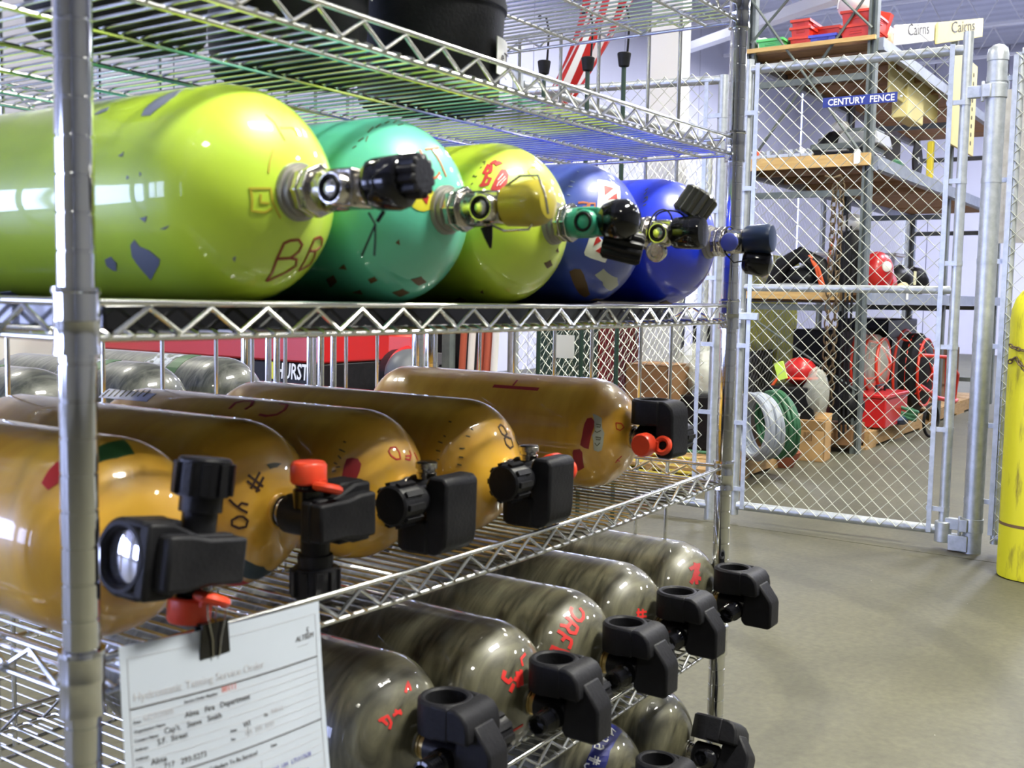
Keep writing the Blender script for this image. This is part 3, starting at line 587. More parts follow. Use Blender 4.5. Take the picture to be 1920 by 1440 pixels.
def add_marks(t,key,Rr,dl):
    groups={}
    for i_,(part,c,kind,w_,pts) in enumerate(MARKS.get(key,[])): groups.setdefault((part,c,i_ if kind=='p' else -1),[]).append((kind,w_,pts))
    order={'white':0,'yellowst':0,'diamond':0}
    for (part,c,_),items in groups.items():
        mb=MB(); lift=.0005 if part in('sticker_emblem','tag_print','label_lettering','label_print') else .0
        for kind,w_,pts in items:
            if kind=='s':
                P=[on_surf(a,th,Rr,dl,.0006+lift) for a,th in pts]; v=[]
                for k,(p,n) in enumerate(P):
                    d=(P[min(k+1,len(P)-1)][0]-P[max(k-1,0)][0])
                    if d.length<1e-7: d=Vector((0,1,0))
                    sd=n.cross(d).normalized()*w_/2; v+=[p-sd,p+sd,p+sd-n*.0005,p-sd-n*.0005]
                m_=len(P); f=[]
                for k in range(m_-1):
                    for e in range(4): f.append((4*k+e,4*k+(e+1)%4,4*k+4+(e+1)%4,4*k+4+e))
                f+=[(3,2,1,0),(4*m_-4,4*m_-3,4*m_-2,4*m_-1)]; mb.add(v,f)
            else:
                # densify outline
                q=[]
                for (a,b),(c_,d_) in zip(pts,pts[1:]+pts[:1]):
                    d_=d_-360 if d_-b>180 else d_+360 if b-d_>180 else d_
                    for k in range(3): q.append((a+(c_-a)*k/3,b+(d_-b)*k/3))
                fl=[(a*math.sin(R(b)),a*math.cos(R(b))) for a,b in q]
                un=lambda x,y:(math.hypot(x,y),math.degrees(math.atan2(x,y)))
                ca=sum(p[0] for p in fl)/len(fl); cb=sum(p[1] for p in fl)/len(fl); n_=len(q); v=[]; f=[]; K=5
                for k in range(1,K+1):
                    for a,b in fl: v.append(on_surf(*un(ca+(a-ca)*k/K,cb+(b-cb)*k/K),Rr,dl,.0004+lift)[0])
                v.append(on_surf(*un(ca,cb),Rr,dl,.0004+lift)[0]); ci=len(v)-1
                for j in range(n_): f.append((ci,j,(j+1)%n_))
                for k in range(K-1):
                    for j in range(n_): f.append((k*n_+j,(k+1)*n_+j,(k+1)*n_+(j+1)%n_,k*n_+(j+1)%n_))
                # skirt
                base=len(v)
                for a,b in q: v.append(on_surf(a,b,Rr,dl,-.0002)[0])
                for j in range(n_): f.append(((K-1)*n_+j,base+j,base+(j+1)%n_,(K-1)*n_+(j+1)%n_))
                mb.add(v,f)
        lab={'red_label':'red paint strip','blue_label':'blue printed band' if key=='al' else 'dark blue label','green_label':'dark green label','diamond_sticker':'white sticker with red and white diamond','round_sticker':'round yellow sticker'}.get(part)
        o=mb.build(part,PAINT[c],t,smooth=False)
        if lab: o['label']=lab
def tank(key,name,x,y,zb,Rr,dl,Lt,m,label,group,yaw=0,roll_=0):
    t=empty(name,(x,y,zb),label,'gas cylinder',group,rot=(0,0,yaw))
    b=MB().lathe((0,0,Rr),(0,1,0),profile(Rr,dl,Lt),56).build('tank_body',m,t)
    add_marks(t,key,Rr,dl)
    return t
# ---- breathing-apparatus valve: gauge housing (ring), arm block, hand wheel, outlet
def rotv(mb,phi,Rr,oy=0):
    c,s=math.cos(phi),math.sin(phi)
    # rotate about the cylinder axis (local Y) seen from the outlet side, counter-clockwise
    mb.v=[(x*c-z*s, y-oy, x*s+z*c+Rr) for x,y,z in mb.v]; return mb
def bvalve(t,Rr,phi,cap=None,collar=CHV,bolt=False,lens=False,short=False):
    def put(mb,name,m,parent=t,bevel=0,**k): return rotv(mb,phi,Rr).build(name,m,parent,bevel=bevel,**k)
    put(MB().lathe((0,.006,0),(0,-1,0),[(0,.0155),(.010,.0155),(.0105,.0135),(.018,.0135)],24),'neck_collar',collar)
    put(MB().lathe((0,-.010,0),(0,-1,0),[(0,.015),(.003,.019),(.034,.019),(.038,.016),(.062,.016)],24),'valve_body',BLACK)
    # gauge housing: ring with an open bore and the web behind it
    dp=.010 if lens else .022; n=36; ro,ri,h0,h1=.0295,.0215,.022,.058; cy=-.030; mb=MB(); v=[]; f=[]
    for k in range(n):
        a=2*pi*k/n; cx,sy=math.cos(a),math.sin(a)
        v+=[(cx*ro,cy+sy*ro,h0),(cx*ro,cy+sy*ro,h1-.003),(cx*(ro-.003),cy+sy*(ro-.003),h1),(cx*(ri+.002),cy+sy*(ri+.002),h1),(cx*ri,cy+sy*ri,h1-.002),(cx*ri,cy+sy*ri,h1-dp),(0,cy,h1-dp)]
    for k in range(n):
        j=(k+1)%n
        for e in range(6): f.append((7*k+e,7*j+e,7*j+e+1,7*k+e+1))
    f.append(tuple(7*k for k in range(n)))
    mb.add(v,f)
    gr=put(mb,'gauge_housing',RUBBER)
    put(MB().lathe((0,cy,h1-dp-.0005),(0,0,1),[(0,.0209),(.0035,.0209),(.0042,.0195)],28),'gauge_lens',LENS if lens else GLOSSB,gr)
    # arm that runs from the ring out and down to the guard block
    prof=[(-.040,.022),(-.040,.058),(-.068,.058),(-.076,.055),(-.082,.048),(-.085,.038),(-.104,.018),(-.106,.012),(-.106,-.022),(-.100,-.025),(-.052,-.025),(-.048,-.018),(-.048,.022)]
    mb=MB()
    for s_ in (-1,1): mb.box((s_*(ro-.0038),-.0425,.0398),(.0075,.024,.0355))
    if short==2:
        mb.prism([(.0285,.0575),(.0285,.036),(.019,.012),(.019,-.024),(-.019,-.024),(-.019,.012),(-.0285,.036),(-.0285,.0575)],(0,-.0555,0),(1,0,0),(0,0,1),(0,1,0),.013)
        mb.prism([(.021,.050),(.021,.030),(.018,.012),(.018,-.024),(-.018,-.024),(-.018,.012),(-.021,.030),(-.021,.050)],(0,-.0680,0),(1,0,0),(0,0,1),(0,1,0),.016)
    elif short:
        mb.prism([(-.050,.016),(-.050,.0575),(-.061,.0575),(-.069,.054),(-.075,.047),(-.077,.036),(-.078,-.018),(-.073,-.024),(-.054,-.024),(-.050,-.016)],(0,0,0),(0,1,0),(0,0,1),(1,0,0),.054)
    else:
        mb.prism([(-.0515,.024),(-.0515,.0575),(-.062,.0575),(-.071,.054),(-.077,.046),(-.079,.036),(-.079,.024)],(0,0,0),(0,1,0),(0,0,1),(1,0,0),.0585)
        mb.prism([(-.056,.030),(-.078,.042),(-.096,.018),(-.098,.012),(-.098,-.022),(-.092,-.025),(-.056,-.025),(-.050,-.018)],(0,0,0),(0,1,0),(0,0,1),(1,0,0),.034)
    put(mb,'guard_arm',RUBBER,bevel=.003)
    # hand wheel on +x
    wh=put(MB().lathe((.012,-.045,0),(1,0,0),[(0,.0135),(.022,.0135),(.0225,.0165),(.034,.0165),(.0345,.0205),(.062,.0205),(.064,.0185)],28),'hand_wheel',BLACK)
    gm=MB()
    for k in range(10):
        a=2*pi*k/10; gm.box((.060,-.045+math.cos(a)*.0205,math.sin(a)*.0205),(.024,.006,.006),rot=Matrix.Rotation(a,3,'X'))
    rotv(gm,phi,Rr).build('grip_rib',BLACK,wh)
    # outlet on -x
    prof=[(0,.0145),(.016,.0145),(.018,.012)]
    for k in range(5): prof+=[(.020+k*.0035,.0125),(.0215+k*.0035,.0113)]
    prof+=[(.040,.0118),(.041,.009),(.034,.0088)]
    put(MB().lathe((-.010,-.040,-.004),(-1,0,0),prof,24),'outlet',GLOSSB)
    if cap:
        mb=MB().lathe((-.032,-.040,-.004),(-1,0,0),[(0,.0152),(.002,.0168),(.017,.0168),(.020,.0145)],24)
        mb.torus((-.030,-.064,-.004),(-1,.0,.3),.0105,.0042,20,8)
        mb.box((-.034,-.052,-.004),(.006,.014,.010))
        put(mb,'dust_cap',RED,label='orange-red rubber dust cap')
    if bolt: put(MB().lathe((0,-.030,-.017),(0,0,-1),[(0,.011),(.006,.011),(.0065,.0095),(.010,.0095),(.0105,.012),(.016,.012),(.0175,.010)],6 if False else 20),'burst_disc_plug',CHV)
z3=.8174-TR+.0045; z4=.5537-TR+.0045; z5=.340-TR+.0045
GR='amber cylinders on the fourth shelf'; GG='grey carbon cylinders on the fifth shelf'
O=[('o1',.095,.040,82,True,False,True,'amber cylinder nearest the rack post, its gauge lens glaring white'),
   ('o2',.270,.085,270,True,False,False,'amber cylinder marked number 40 in black, red dust cap on top'),
   ('o3',.436,.072,180,False,True,False,'amber cylinder with red FD letters and a red curl on its back'),
   ('o4',.614,.060,180,True,True,False,'amber cylinder with black 80 beside the neck, orange-red cap pointing up'),
   ('o5',.968,.078,0,True,False,False,'long amber cylinder with grey paper tag and two red strips, farthest right')]
for key,x,y,ph,cap,bolt,lens,lab in O:
    yw={'o5':.0}.get(key,0)
    t=tank(key,'breathing_cylinder',x,y,z3+sag(3,x)-.0005,.083,.07,.50,ORANGE,lab,GR,yaw=yw)
    bvalve(t,.083,R(ph),cap,CHV,bolt,lens,2 if key in('o1','o2') else 1)
Gs=[('g1',0.415,0.026,'grey carbon cylinder behind the paper sheet, blue glare on its valve'),
    ('g2',0.583,-0.001,'grey carbon cylinder with red S and number sign by the neck'),
    ('g3',0.753,-0.002,'grey carbon cylinder with big red letters ORF down its dome'),
    ('g4',0.92,0.005,'grey carbon cylinder with a small red number sign, second from the far post'),
    ('g5',1.087,-0.009,'grey carbon cylinder at the far rack post with a red scrawl')]
for key,x,y,lab in Gs:
    xx=x
    t=tank(key,'breathing_cylinder',xx,y,z4+sag(4,x)-.0005,.083,.07,.50,CARBON,lab,GG)
    bvalve(t,.083,R(0),False,mat('brass_neck',(.5,.38,.16),.3,.9))
AL=tank('al','breathing_cylinder',.84,-.01,z5+sag(5,.84),.083,.07,.50,CARBON,'grey carbon cylinder with blue printed band on the bottom shelf','grey carbon cylinders on the bottom shelf')
bvalve(AL,.083,R(0),False)
T5=tank('t5','breathing_cylinder',1.008,-.01,z5+sag(5,1.0),.083,.07,.50,CARBON,'plain grey carbon cylinder on the bottom shelf, valve guard tipped outward','grey carbon cylinders on the bottom shelf')
bvalve(T5,.083,R(-25),False)
# ---- diving cylinders on the middle shelf
GS='painted diving cylinders on the middle shelf'
def sneck(t,m=CHV,Rr=.092,body=CHV,flag=None,port=True,py=-.040,ln=.060):
    t_=MB().lathe((0,.010,Rr),(0,-1,0),[(0,.024),(.012,.0235),(.0125,.021),(.017,.021)],28).build('neck_ring',mat('bare_aluminium',(.30,.29,.27),.5,.8),t)
    MB().lathe((0,-.006,Rr),(0,-1,0),[(0,.0195),(.004,.0205),(.009,.0205),(.0095,.0175),(.011,.0175),(.0115,.0215),(.018,.0215),(.0185,.016)],8).build('hex_collar',m,t,bevel=.0012)
    mb=MB().lathe((0,-.020,Rr),(0,-1,0),[(0,.0155),(.010,.0170),(.030,.0170),(.034,.0135),(ln,.0125)],20)
    mb.box((0,py,Rr),(.030,.028,.030))
    mb.build('valve_body',body,t,bevel=.002)
    if port:
        MB().lathe((-.006,py,Rr-.001),(-1,0,0),[(0,.0135),(.016,.0135),(.018,.012),(.018,.0085),(.015,.0082)],24).build('outlet_face',body,t)
        MB().torus((-.0245,py,Rr-.001),(1,0,0),.0092,.0016,24,8).build('o_ring',RUBBER,t)
        MB().lathe((-.004,py,Rr-.001),(-1,0,0),[(0,.0075),(.0195,.0075),(.0205,.0055)],16).build('outlet_core',CHV if body is CHV else body,t)
def fluted(mb,o,axis,l,r,n=14,depth=.0022,taper=1.0):
    u,w_,d=frame(axis); o=Vector(o); N=n*4; v=[]; f=[]
    rings=[(0,.82),(.08,1),(.92,taper),(1,taper*.85)]
    for (a,s_) in rings:
        for k in range(N):
            rr=(r*s_)-(depth if (k%4) in (0,) else 0 if (k%4) in(2,) else depth*.35)
            an=2*pi*k/N; v.append(o+d*(a*l)+(u*math.cos(an)+w_*math.sin(an))*rr)
    for i in range(3): f+=[(i*N+k,i*N+(k+1)%N,(i+1)*N+(k+1)%N,(i+1)*N+k) for k in range(N)]
    f+=[tuple(range(N-1,-1,-1)),tuple(range(3*N,4*N))]; return mb.add(v,f)
zs=1.070-.0018
Y1=tank('y1','diving_cylinder',.19,-.02,zs,.092,.08,.60,YELLOW,'large lime yellow diving cylinder with red BB and grey paint chips, nearest the camera',GS)
TL=tank('t','diving_cylinder',.383,-.022,zs,.092,.08,.58,TEAL,'seafoam green diving cylinder with a round yellow sticker',GS)
Y2=tank('y2','diving_cylinder',.578,-.022,zs,.092,.08,.58,YELLOW2,'yellow diving cylinder between the green and blue ones, red tag on its dome',GS)
B1=tank('b1','diving_cylinder',.778,-.014,zs,.092,.08,.58,BLUE1,'scuffed blue diving cylinder with white and red diamond stickers',GS)
B2=tank('b2','diving_cylinder',.985,-.027,zs,.092,.08,.58,BLUE2,'bright blue diving cylinder beside the far rack post',GS)
Rr=.092
sneck(Y1,py=-.056,ln=.075)
mb=MB().lathe((0,-.070,Rr),(0,-1,0),[(0,.010),(.006,.010)],16)
kb=MB().lathe((0,-.074,Rr+.003),(.10,-1,.02),[(0,.014),(.004,.0185),(.010,.0205),(.030,.0215),(.035,.0195),(.037,.015)],12).build('knob',GLOSSB,Y1,bevel=.0015)
fluted(MB(),(.005,-.106,Rr+.0075),(.10,-1,.05),.018,.0175,12,.003).build('grip_rib',BLACK,kb)
MB().tube([(-.004,-.078,Rr-.019),(-.003,-.084,Rr-.028),(-.005,-.079,Rr-.040),(-.006,-.073,Rr-.052)],.0009,6).tube([(-.003,-.084,Rr-.028),(-.004,-.085,Rr-.040),(-.005,-.085,Rr-.052)],.0009,6).tube([(0,-.090,Rr-.018),(-.002,-.085,Rr-.026)],.0016,6).build('cord',RUBBER,Y1)
sneck(TL,py=-.056,ln=.072)
MB().lathe((0,-.066,Rr+.001),(.06,-1,.08),[(0,.013),(.004,.0185),(.030,.0215),(.040,.0205),(.047,.016),(.049,.010)],24).build('knob',KNOBY,TL,label='yellow translucent knob')
MB().tube([(-.012,-.060,Rr-.016),(-.012,-.075,Rr-.022),(-.010,-.100,Rr-.021),(-.010,-.104,Rr-.016)],.0012,6).tube([(-.006,-.072,Rr+.019),(-.010,-.090,Rr+.027),(-.014,-.112,Rr+.026),(-.016,-.121,Rr+.008),(-.012,-.122,Rr-.008)],.0012,6).build('wire_bail',CHV,TL)
MB().lathe((-.012,-.055,Rr-.018),(.1,-.2,-1),[(0,.006),(.010,.004),(.020,.001)],8).build('hanging_tag',RUBBER,TL)
sneck(Y2,body=TEALV,py=-.050,ln=.06)
MB().lathe((0,-.046,Rr),(0,-1,.05),[(0,.009),(.012,.009),(.013,.013),(.020,.019),(.034,.0225),(.046,.021),(.054,.014),(.056,.006)],26).build('knob',GLOSSB,Y2)
fluted(MB(),(.010,-.056,Rr-.020),(.5,-1,-.25),.044,.018,12,.0028).build('dust_cap',BLACK,Y2,label='ribbed black dust cap hanging below the knob')
sneck(B1,py=-.046)
MB().lathe((0,-.044,Rr),(.05,-1,.0),[(0,.010),(.010,.010),(.011,.0165),(.016,.0195),(.046,.0205),(.051,.018),(.052,.012)],26).build('knob',GLOSSB,B1)
fluted(MB(),(.012,-.068,Rr+.020),(.35,-.55,1),.036,.0225,14,.003).build('dust_cap',CHV if False else mat('black_chrome',(.10,.10,.09),.25,.7),B1,label='ribbed dark dust cap resting above the knob')
MB().lathe((-.010,-.040,Rr-.022),(-1,-.1,-.3),[(0,.013),(.008,.013),(.010,.011),(.010,.007),(.008,.007)],22).build('outlet',CHV,B1)
MB().torus((.004,-.036,Rr+.006),(.2,1,.2),.024,.0011,26,6).torus((.002,-.050,Rr+.018),(.5,.2,1),.018,.0010,24,6).build('cord',RUBBER,B1)
sneck(B2,py=-.040)
MB().lathe((0,-.042,Rr+.002),(.06,-1,.04),[(0,.010),(.010,.010),(.011,.0165),(.016,.0195),(.044,.0205),(.050,.018),(.051,.012)],26).build('knob',NAVY,B2,label='navy blue knob')
MB().lathe((.004,-.050,Rr-.026),(.2,-1,-.15),[(0,.012),(.006,.018),(.030,.0195),(.038,.014),(.040,.006)],22).build('dust_cap',GLOSSB,B2,label='round black dust cap hanging below the knob')
MB().tube([(-.014,-.030,Rr-.016),(-.018,-.045,Rr-.030),(-.012,-.062,Rr-.026)],.0011,6).torus((0,-.030,Rr),(0,1,0),.021,.0011,24,6).build('cord',RUBBER,B2)
MB().lathe((-.006,-.040,Rr-.002),(-1,0,0),[(0,.0125),(.020,.0125),(.0215,.010)],20).build('blue_cap',mat('blue_cap',(.08,.10,.40),.3),B2,label='small blue outlet cap')

# ================================================================ text helper
def text_mesh(txt,size,extr=.0002,shear=0,bold=False):
    cu_=bpy.data.curves.new('txt','FONT'); cu_.body=txt; cu_.size=size; cu_.extrude=extr; cu_.shear=shear; cu_.resolution_u=2
    if bold: cu_.offset=size*.018
    o=bpy.data.objects.new('txt',cu_); me=bpy.data.meshes.new_from_object(o)
    bpy.data.objects.remove(o); return me
def text(name,txt,size,m,parent,loc,right,up,extr=.0002,width=None,shear=0,bold=False):
    me=text_mesh(txt,size,extr,shear,bold); me.name=name
    right=Vector(right).normalized(); up=Vector(up); up=(up-right*up.dot(right)).normalized(); n=right.cross(up)
    M=Matrix((right,up,n)).transposed().to_4x4(); M.translation=Vector(loc)
    sx=1
    if width:
        xs=[v.co.x for v in me.vertices]; sx=width/(max(xs)-min(xs))
    me.transform(M@Matrix.Diagonal((sx,1,1,1))); me.materials.clear(); me.materials.append(m)
    o=bpy.data.objects.new(name,me); col.objects.link(o)
    if parent is not None: o.parent=parent
    return o
# ================================================================ paper form clipped to the fourth shelf
tl=AT(222,1213,Y=-.012); tr=AT(597,1127,Y=-.014); W=(tr-tl).length
ex=(tr-tl).normalized(); ez=Vector((0,0,-1)); ez=(AT(232,1440,Y=-.022)-tl).normalized()
HP=.25
pap=empty('paper_form',tl,'white printed service form hanging from the fourth shelf by a binder clip','paper')
def pp(u,v,off=0): # u right, v down in metres
    b=-.006*math.sin(pi*min(1,u/W))*1.0-.012*(v/HP)**2
    return ex*u+ez*v+Vector((0,1,0))*(b-off)
mb=MB(); NU,NV=14,12; v=[];f=[]
for s_ in (0,.0003):
    for j in range(NV+1):
        for i in range(NU+1): v.append(pp(W*i/NU,HP*j/NV,s_))
n1=(NU+1)*(NV+1)
for j in range(NV):
    for i in range(NU):
        a=j*(NU+1)+i; f.append((a,a+1,a+NU+2,a+NU+1)); f.append((n1+a,n1+a+NU+1,n1+a+NU+2,n1+a+1))
mb.add(v,f).build('sheet',PAPER,pap)
def pline(mb,u0,u1,v_,w_=.0004,vert=False):
    if vert: mb.tube([pp(u0,v_+ (u1-v_)*k/6,.0005) for k in range(7)],w_/2,4)
    else: mb.tube([pp(u0+(u1-u0)*k/8,v_,.0005) for k in range(9)],w_/2,4)
mb=MB(); S_=W/.17
def warp(me):
    for vv in me.vertices:
        p=pp(vv.co.x,-vv.co.y,.0006+vv.co.z); vv.co=p
def ptext(txt,u,v_,size,m,name='print',shear=0,width=None):
    me=text_mesh(txt,size,.0001,shear); me.name=name
    for vv in me.vertices: vv.co.x+=u; vv.co.y-=v_
    warp(me); me.materials.clear(); me.materials.append(m); o=bpy.data.objects.new(name,me); col.objects.link(o); o.parent=pap; return o
k_=W/1625.0   # crop units of the photographed sheet
def U(x): return (x-110)*k_
# rows run slightly flatter than the top edge
for v_,wd in ((.0455,.0011),(.0985,.0010)): pline(mb,.006,W-.006,v_,wd)
mb.build('ruled_line',INK,pap)
mb=MB()
for v_ in (.0095,.052,.058,.0645,.071,.0775,.084,.0905,.107,.113,.119,.125,.131,.137,.143): pline(mb,.006,W-.006,v_,.00035)
pline(mb,.006,.15,.010,.0005,True); pline(mb,W-.006,.15,.010,.0005,True)
pline(mb,W*.60,.15,.112,.0004,True); pline(mb,W*.36,.15,.119,.0004,True); pline(mb,W*.54,.0905,.0775,.0004,True)
mb.build('ruled_line',INKL,pap)
ptext('Hydrostatic Testing Service Order',.009,.0405,.0085,INKL)
ptext('ALTREM',W-.032,.0285,.0062,INK,name='logo',shear=.2); ptext('5',W-.0195,.0245,.008,INK,name='logo',shear=.3); ptext('--------------',W-.030,.0335,.003,INKL)
ptext('Service Order Number',.050,.051,.0032,INK); ptext('00111',.084,.0505,.006,INKR)
rows=[('Date',.008,.0565,.0032,INK),('6/27/2005',.016,.0560,.0062,INKL),('Organization Name',.008,.063,.0032,INK),('Alma   Fire   Department',.050,.0615,.0060,INK),
 ('Contact Name',.008,.0695,.0032,INK),("Cap't.   Steve   Smith",.032,.0690,.0060,INK),('Address',.008,.076,.0032,INK),('S.F.  Street',.026,.0755,.0058,INK),
 ('Address',.008,.0825,.0032,INK),('City',.008,.089,.0032,INK),('Alma',.020,.0885,.0062,INK),('State',.090,.0825,.0032,INK),('WI',.103,.082,.0058,INK),('Zip',.125,.079,.0032,INK),('54611',.133,.079,.0056,INKL),
 ('Work Phone',.008,.0945,.0032,INK),('717   293-5273',.030,.0940,.0060,INK),('Fax',.090,.089,.0032,INK),('715  295  3272',.104,.0885,.0052,INKL),
 ('Cylinders To Be Serviced',.068,.106,.0046,INK),('Date',.130,.105,.0035,INK),('Manufacturer  Date',.012,.118,.0032,INK),('Serial No.',.070,.112,.0032,INK),
 ('XX155732   200506   LUXFER   8AE  UM   LTU117638',.062,.1245,.0050,INKB),('XX155740   200X   LUXFER   8AE  UM   LTU117639',.062,.1365,.0050,INKB)]
for tx,u,v_,sz_,m_ in rows: ptext(tx,u,v_,sz_,m_)
# binder clip
cl=AT(398,1195,Y=-.018)
clip=empty('binder_clip',cl,'black binder clip with wire handles holding the printed form','clip')
MB().prism([(-.0125,.012),(.0125,.012),(.0145,-.014),(-.0145,-.014)],(0,-.003,0),ex,(0,0,1),(0,1,0),.0012).prism([(-.0125,.0115),(.0125,.0115),(.0145,-.014),(-.0145,-.014)],(0,.0045,0),ex,(0,0,1),(0,1,0),.0012).box((0,.0008,.012),(.025,.009,.0014),rot=Matrix((ex,Vector((0,1,0)),Vector((0,0,1)))).transposed()).build('clip_body',GLOSSB,clip)
mb=MB()
for yy in (-.0045,.006):
    mb.tube([ex*-.003+Vector((0,yy,-.014)),ex*-.004+Vector((0,yy-.001,0)),ex*-.0085+Vector((0,yy-.001,.018)),ex*-.0085+Vector((0,yy,.027)),ex*-.004+Vector((0,yy,.031)),ex*.004+Vector((0,yy,.031)),ex*.0085+Vector((0,yy,.027)),ex*.0085+Vector((0,yy-.001,.018)),ex*.004+Vector((0,yy-.001,0)),ex*.003+Vector((0,yy,-.014))],.0007,6)
mb.build('wire_handle',CHV,clip)
# ================================================================ black buckets on the second shelf
zb1=1.3252-TR+.006
def bucket(x,y,r,h,lab,label_txt=None,ang=200,zz=None):
    t=empty('plastic_bucket',(x,y,zb1+sag(1,x)),lab,'bucket','black buckets on the second shelf')
    MB().lathe((0,0,0),(0,0,1),[(0,r*.86),(.004,r*.90),(h*.55,r*.97),(h*.56,r*1.0),(h*.60,r*1.0),(h*.61,r*.975),(h*.74,r*.985),(h*.75,r*1.015),(h*.80,r*1.015),(h*.81,r),(h,r*1.02),(h,r*.96),(h*.9,r*.95),(.02,r*.86)],48).build('tub',RUBBER,t)
    MB().torus((0,0,h*.995),(0,0,1),r*1.01,.004,40,8).build('rim',BLACK,t)
    if label_txt:
        a0=R(ang); n=8; da=R(26); z0,z1=h*.16,h*.40
        z0,z1=label_txt[1]; v=[];f=[]
        for rr in (r*.995,r*.995+.001):
            for k in range(n+1):
                a=a0+da*(k/n-.5); v+=[(math.cos(a)*rr,math.sin(a)*rr,z0),(math.cos(a)*rr,math.sin(a)*rr,z1)]
        m_=2*(n+1)
        for k in range(n): b=2*k; f+=[(m_+b,m_+b+2,m_+b+3,m_+b+1)]
        f+=[(0,1,m_+1,m_)]; b=2*n; f+=[(b+1,b,m_+b,m_+b+1)]
        for k in range(n): b=2*k; f+=[(b,m_+b,m_+b+2,b+2),(b+1,b+3,m_+b+3,m_+b+1)]
        lb=MB().add(v,f).build('paper_label',WHITEP,t)
        am=a0; rt=Vector((-math.sin(am),math.cos(am),0)); nn=Vector((math.cos(am),math.sin(am),0))
        text('label_lettering',label_txt[0],.018,INK,lb,nn*(r+.0012)-rt*.014+Vector((0,0,(z0+z1)/2-.006)),rt,(0,0,1),width=.028)
    return t
bucket(.585,.165,.093,.20,'large black bucket on the second shelf with a white lettered label',('eT',(.034,.076)),ang=-71)
bucket(.375,.185,.088,.19,'black bucket behind the larger one, white label at its right rim',('Pow',(.080,.122)),ang=-71)
bucket(.18,.20,.085,.19,'black bucket nearest the camera on the second shelf')
# ================================================================ chain link fence and gate
def chain_mesh(width,height,pitch=.071,r=.0021):
    """interlocked zigzag wires in the local x-z plane"""
    mb=MB(); h=pitch/2; nw=int(width/h); ns=int(height/h); off=(width-nw*h)/2
    for i in range(nw):
        pts=[(off+(i+((k+i)%2))*h,.0022*(1 if (k+i)%2 else -1),k*h) for k in range(ns+1)]
        mb.tube(pts,r,4)
    return mb
def put_plane(o,a,b,z):
    a=Vector(a);b=Vector(b); d=b-a; o.location=(a.x,a.y,z); o.rotation_euler=(0,0,math.atan2(d.y,d.x))
def panel(t,a,b,z0,z1,stuff='chain_link_mesh',r=.0021):
    a=Vector(a);b=Vector(b)
    o=chain_mesh((b-a).length,z1-z0,r=r).build(stuff,GWIRE,t,smooth=True,kind='stuff'); put_plane(o,a,b,z0); return o
FX=4.45
def P2(y): # fence line in plan, slightly skewed
    return (4.34+(1.45-y)*.14 if False else FX+(.9-y)*.055, y)
GL,GRt=1.325,.372
gate=empty('fence_gate',(0,0,0),'tall chain link gate in a galvanised tube frame, blue name plate on its mesh','gate')
def tubez(y,z0,z1,r,name,parent,m=GALV,cap=True):
    x,_=P2(y); mb=MB().tube([(x,y,z0),(x,y,z1)],r,14)
    return mb.build(name,m,parent)
gt,gb=2.165,.085
tubez(GL,.04,gt+.035,.021,'gate_stile',gate); tubez(GRt,.05,gt+.06,.0215,'gate_stile',gate)
xa,xb=P2(GL),P2(GRt)
for z,r in ((gt-.012,.021),(1.136,.017),(gb,.021)): MB().tube([(xa[0],GL-.015,z),(xb[0],GRt+.015,z)],r,12).build('gate_rail',GALV,gate)
panel(gate,(P2(GL-.035)[0]-.026,GL-.035),(P2(GRt+.035)[0]-.026,GRt+.035),gb-.005,gt+.01)
for y in (GL-.05,GRt+.055):
    x=P2(y)[0]-.028; MB().box((x,y,(gt+gb)/2),(.005,.020,gt-gb+.02)).build('tension_bar',GALV,gate)
def band(y0,y1,z,r,parent):
    x=P2(y0)[0]; mb=MB().lathe((x,y0,z-.011),(0,0,1),[(0,r+.002),(.022,r+.002)],16)
    mb.box((x-.022,(y0+y1)/2,z),(.010,abs(y1-y0)+.01,.020)).tube([(x-.03,y1,z),(x-.012,y1,z)],.006,8); return mb.build('clamp_band',GALV,parent)
for z in (1.95,1.60,1.24,.86,.49,.17): band(GL,GL-.055,z,.021,gate)
for z in (1.93,1.60,1.25,.89,.53,.18): band(GRt,GRt+.065,z,.0215,gate)
# name plate
s0=AT(1545,184,X=FX-.03); s1=AT(1684,181,X=FX-.03); sb=AT(1547,202,X=FX-.03)
pl=MB().box((0,0,0),((s1-s0).length,.002,abs(s0.z-sb.z))).build('name_plate',SIGNB,gate,label='blue name plate with white lettering'); c_=(s0+s1)/2; c_.z=(s0.z+sb.z)/2-.002; c_.x-=.012
pl.location=c_; dd=s1-s0; pl.rotation_euler=(0,-math.atan2(dd.z,-dd.y) if False else 0,math.atan2(dd.y,dd.x))
text('plate_lettering','CENTURY  FENCE',.040,PAINT['white'],gate,c_+Vector((-.0015,abs(s0.y-s1.y)/2-.022,-.014)),(dd.x,dd.y,0),(0,0,1),width=(s1-s0).length-.035,bold=True)
MB().sphere((c_.x-.004,c_.y-abs(s0.y-s1.y)/2+.012-.03,c_.z),.006,10,6).build('rivet',PAINT['white'],gate)
# latch on the near stile
MB().box((P2(GL)[0]-.01,GL+.005,1.0),(.05,.045,.07)).box((P2(GL)[0]-.03,GL-.05,1.0),(.02,.10,.035)).build('latch',GALV,gate,bevel=.003)
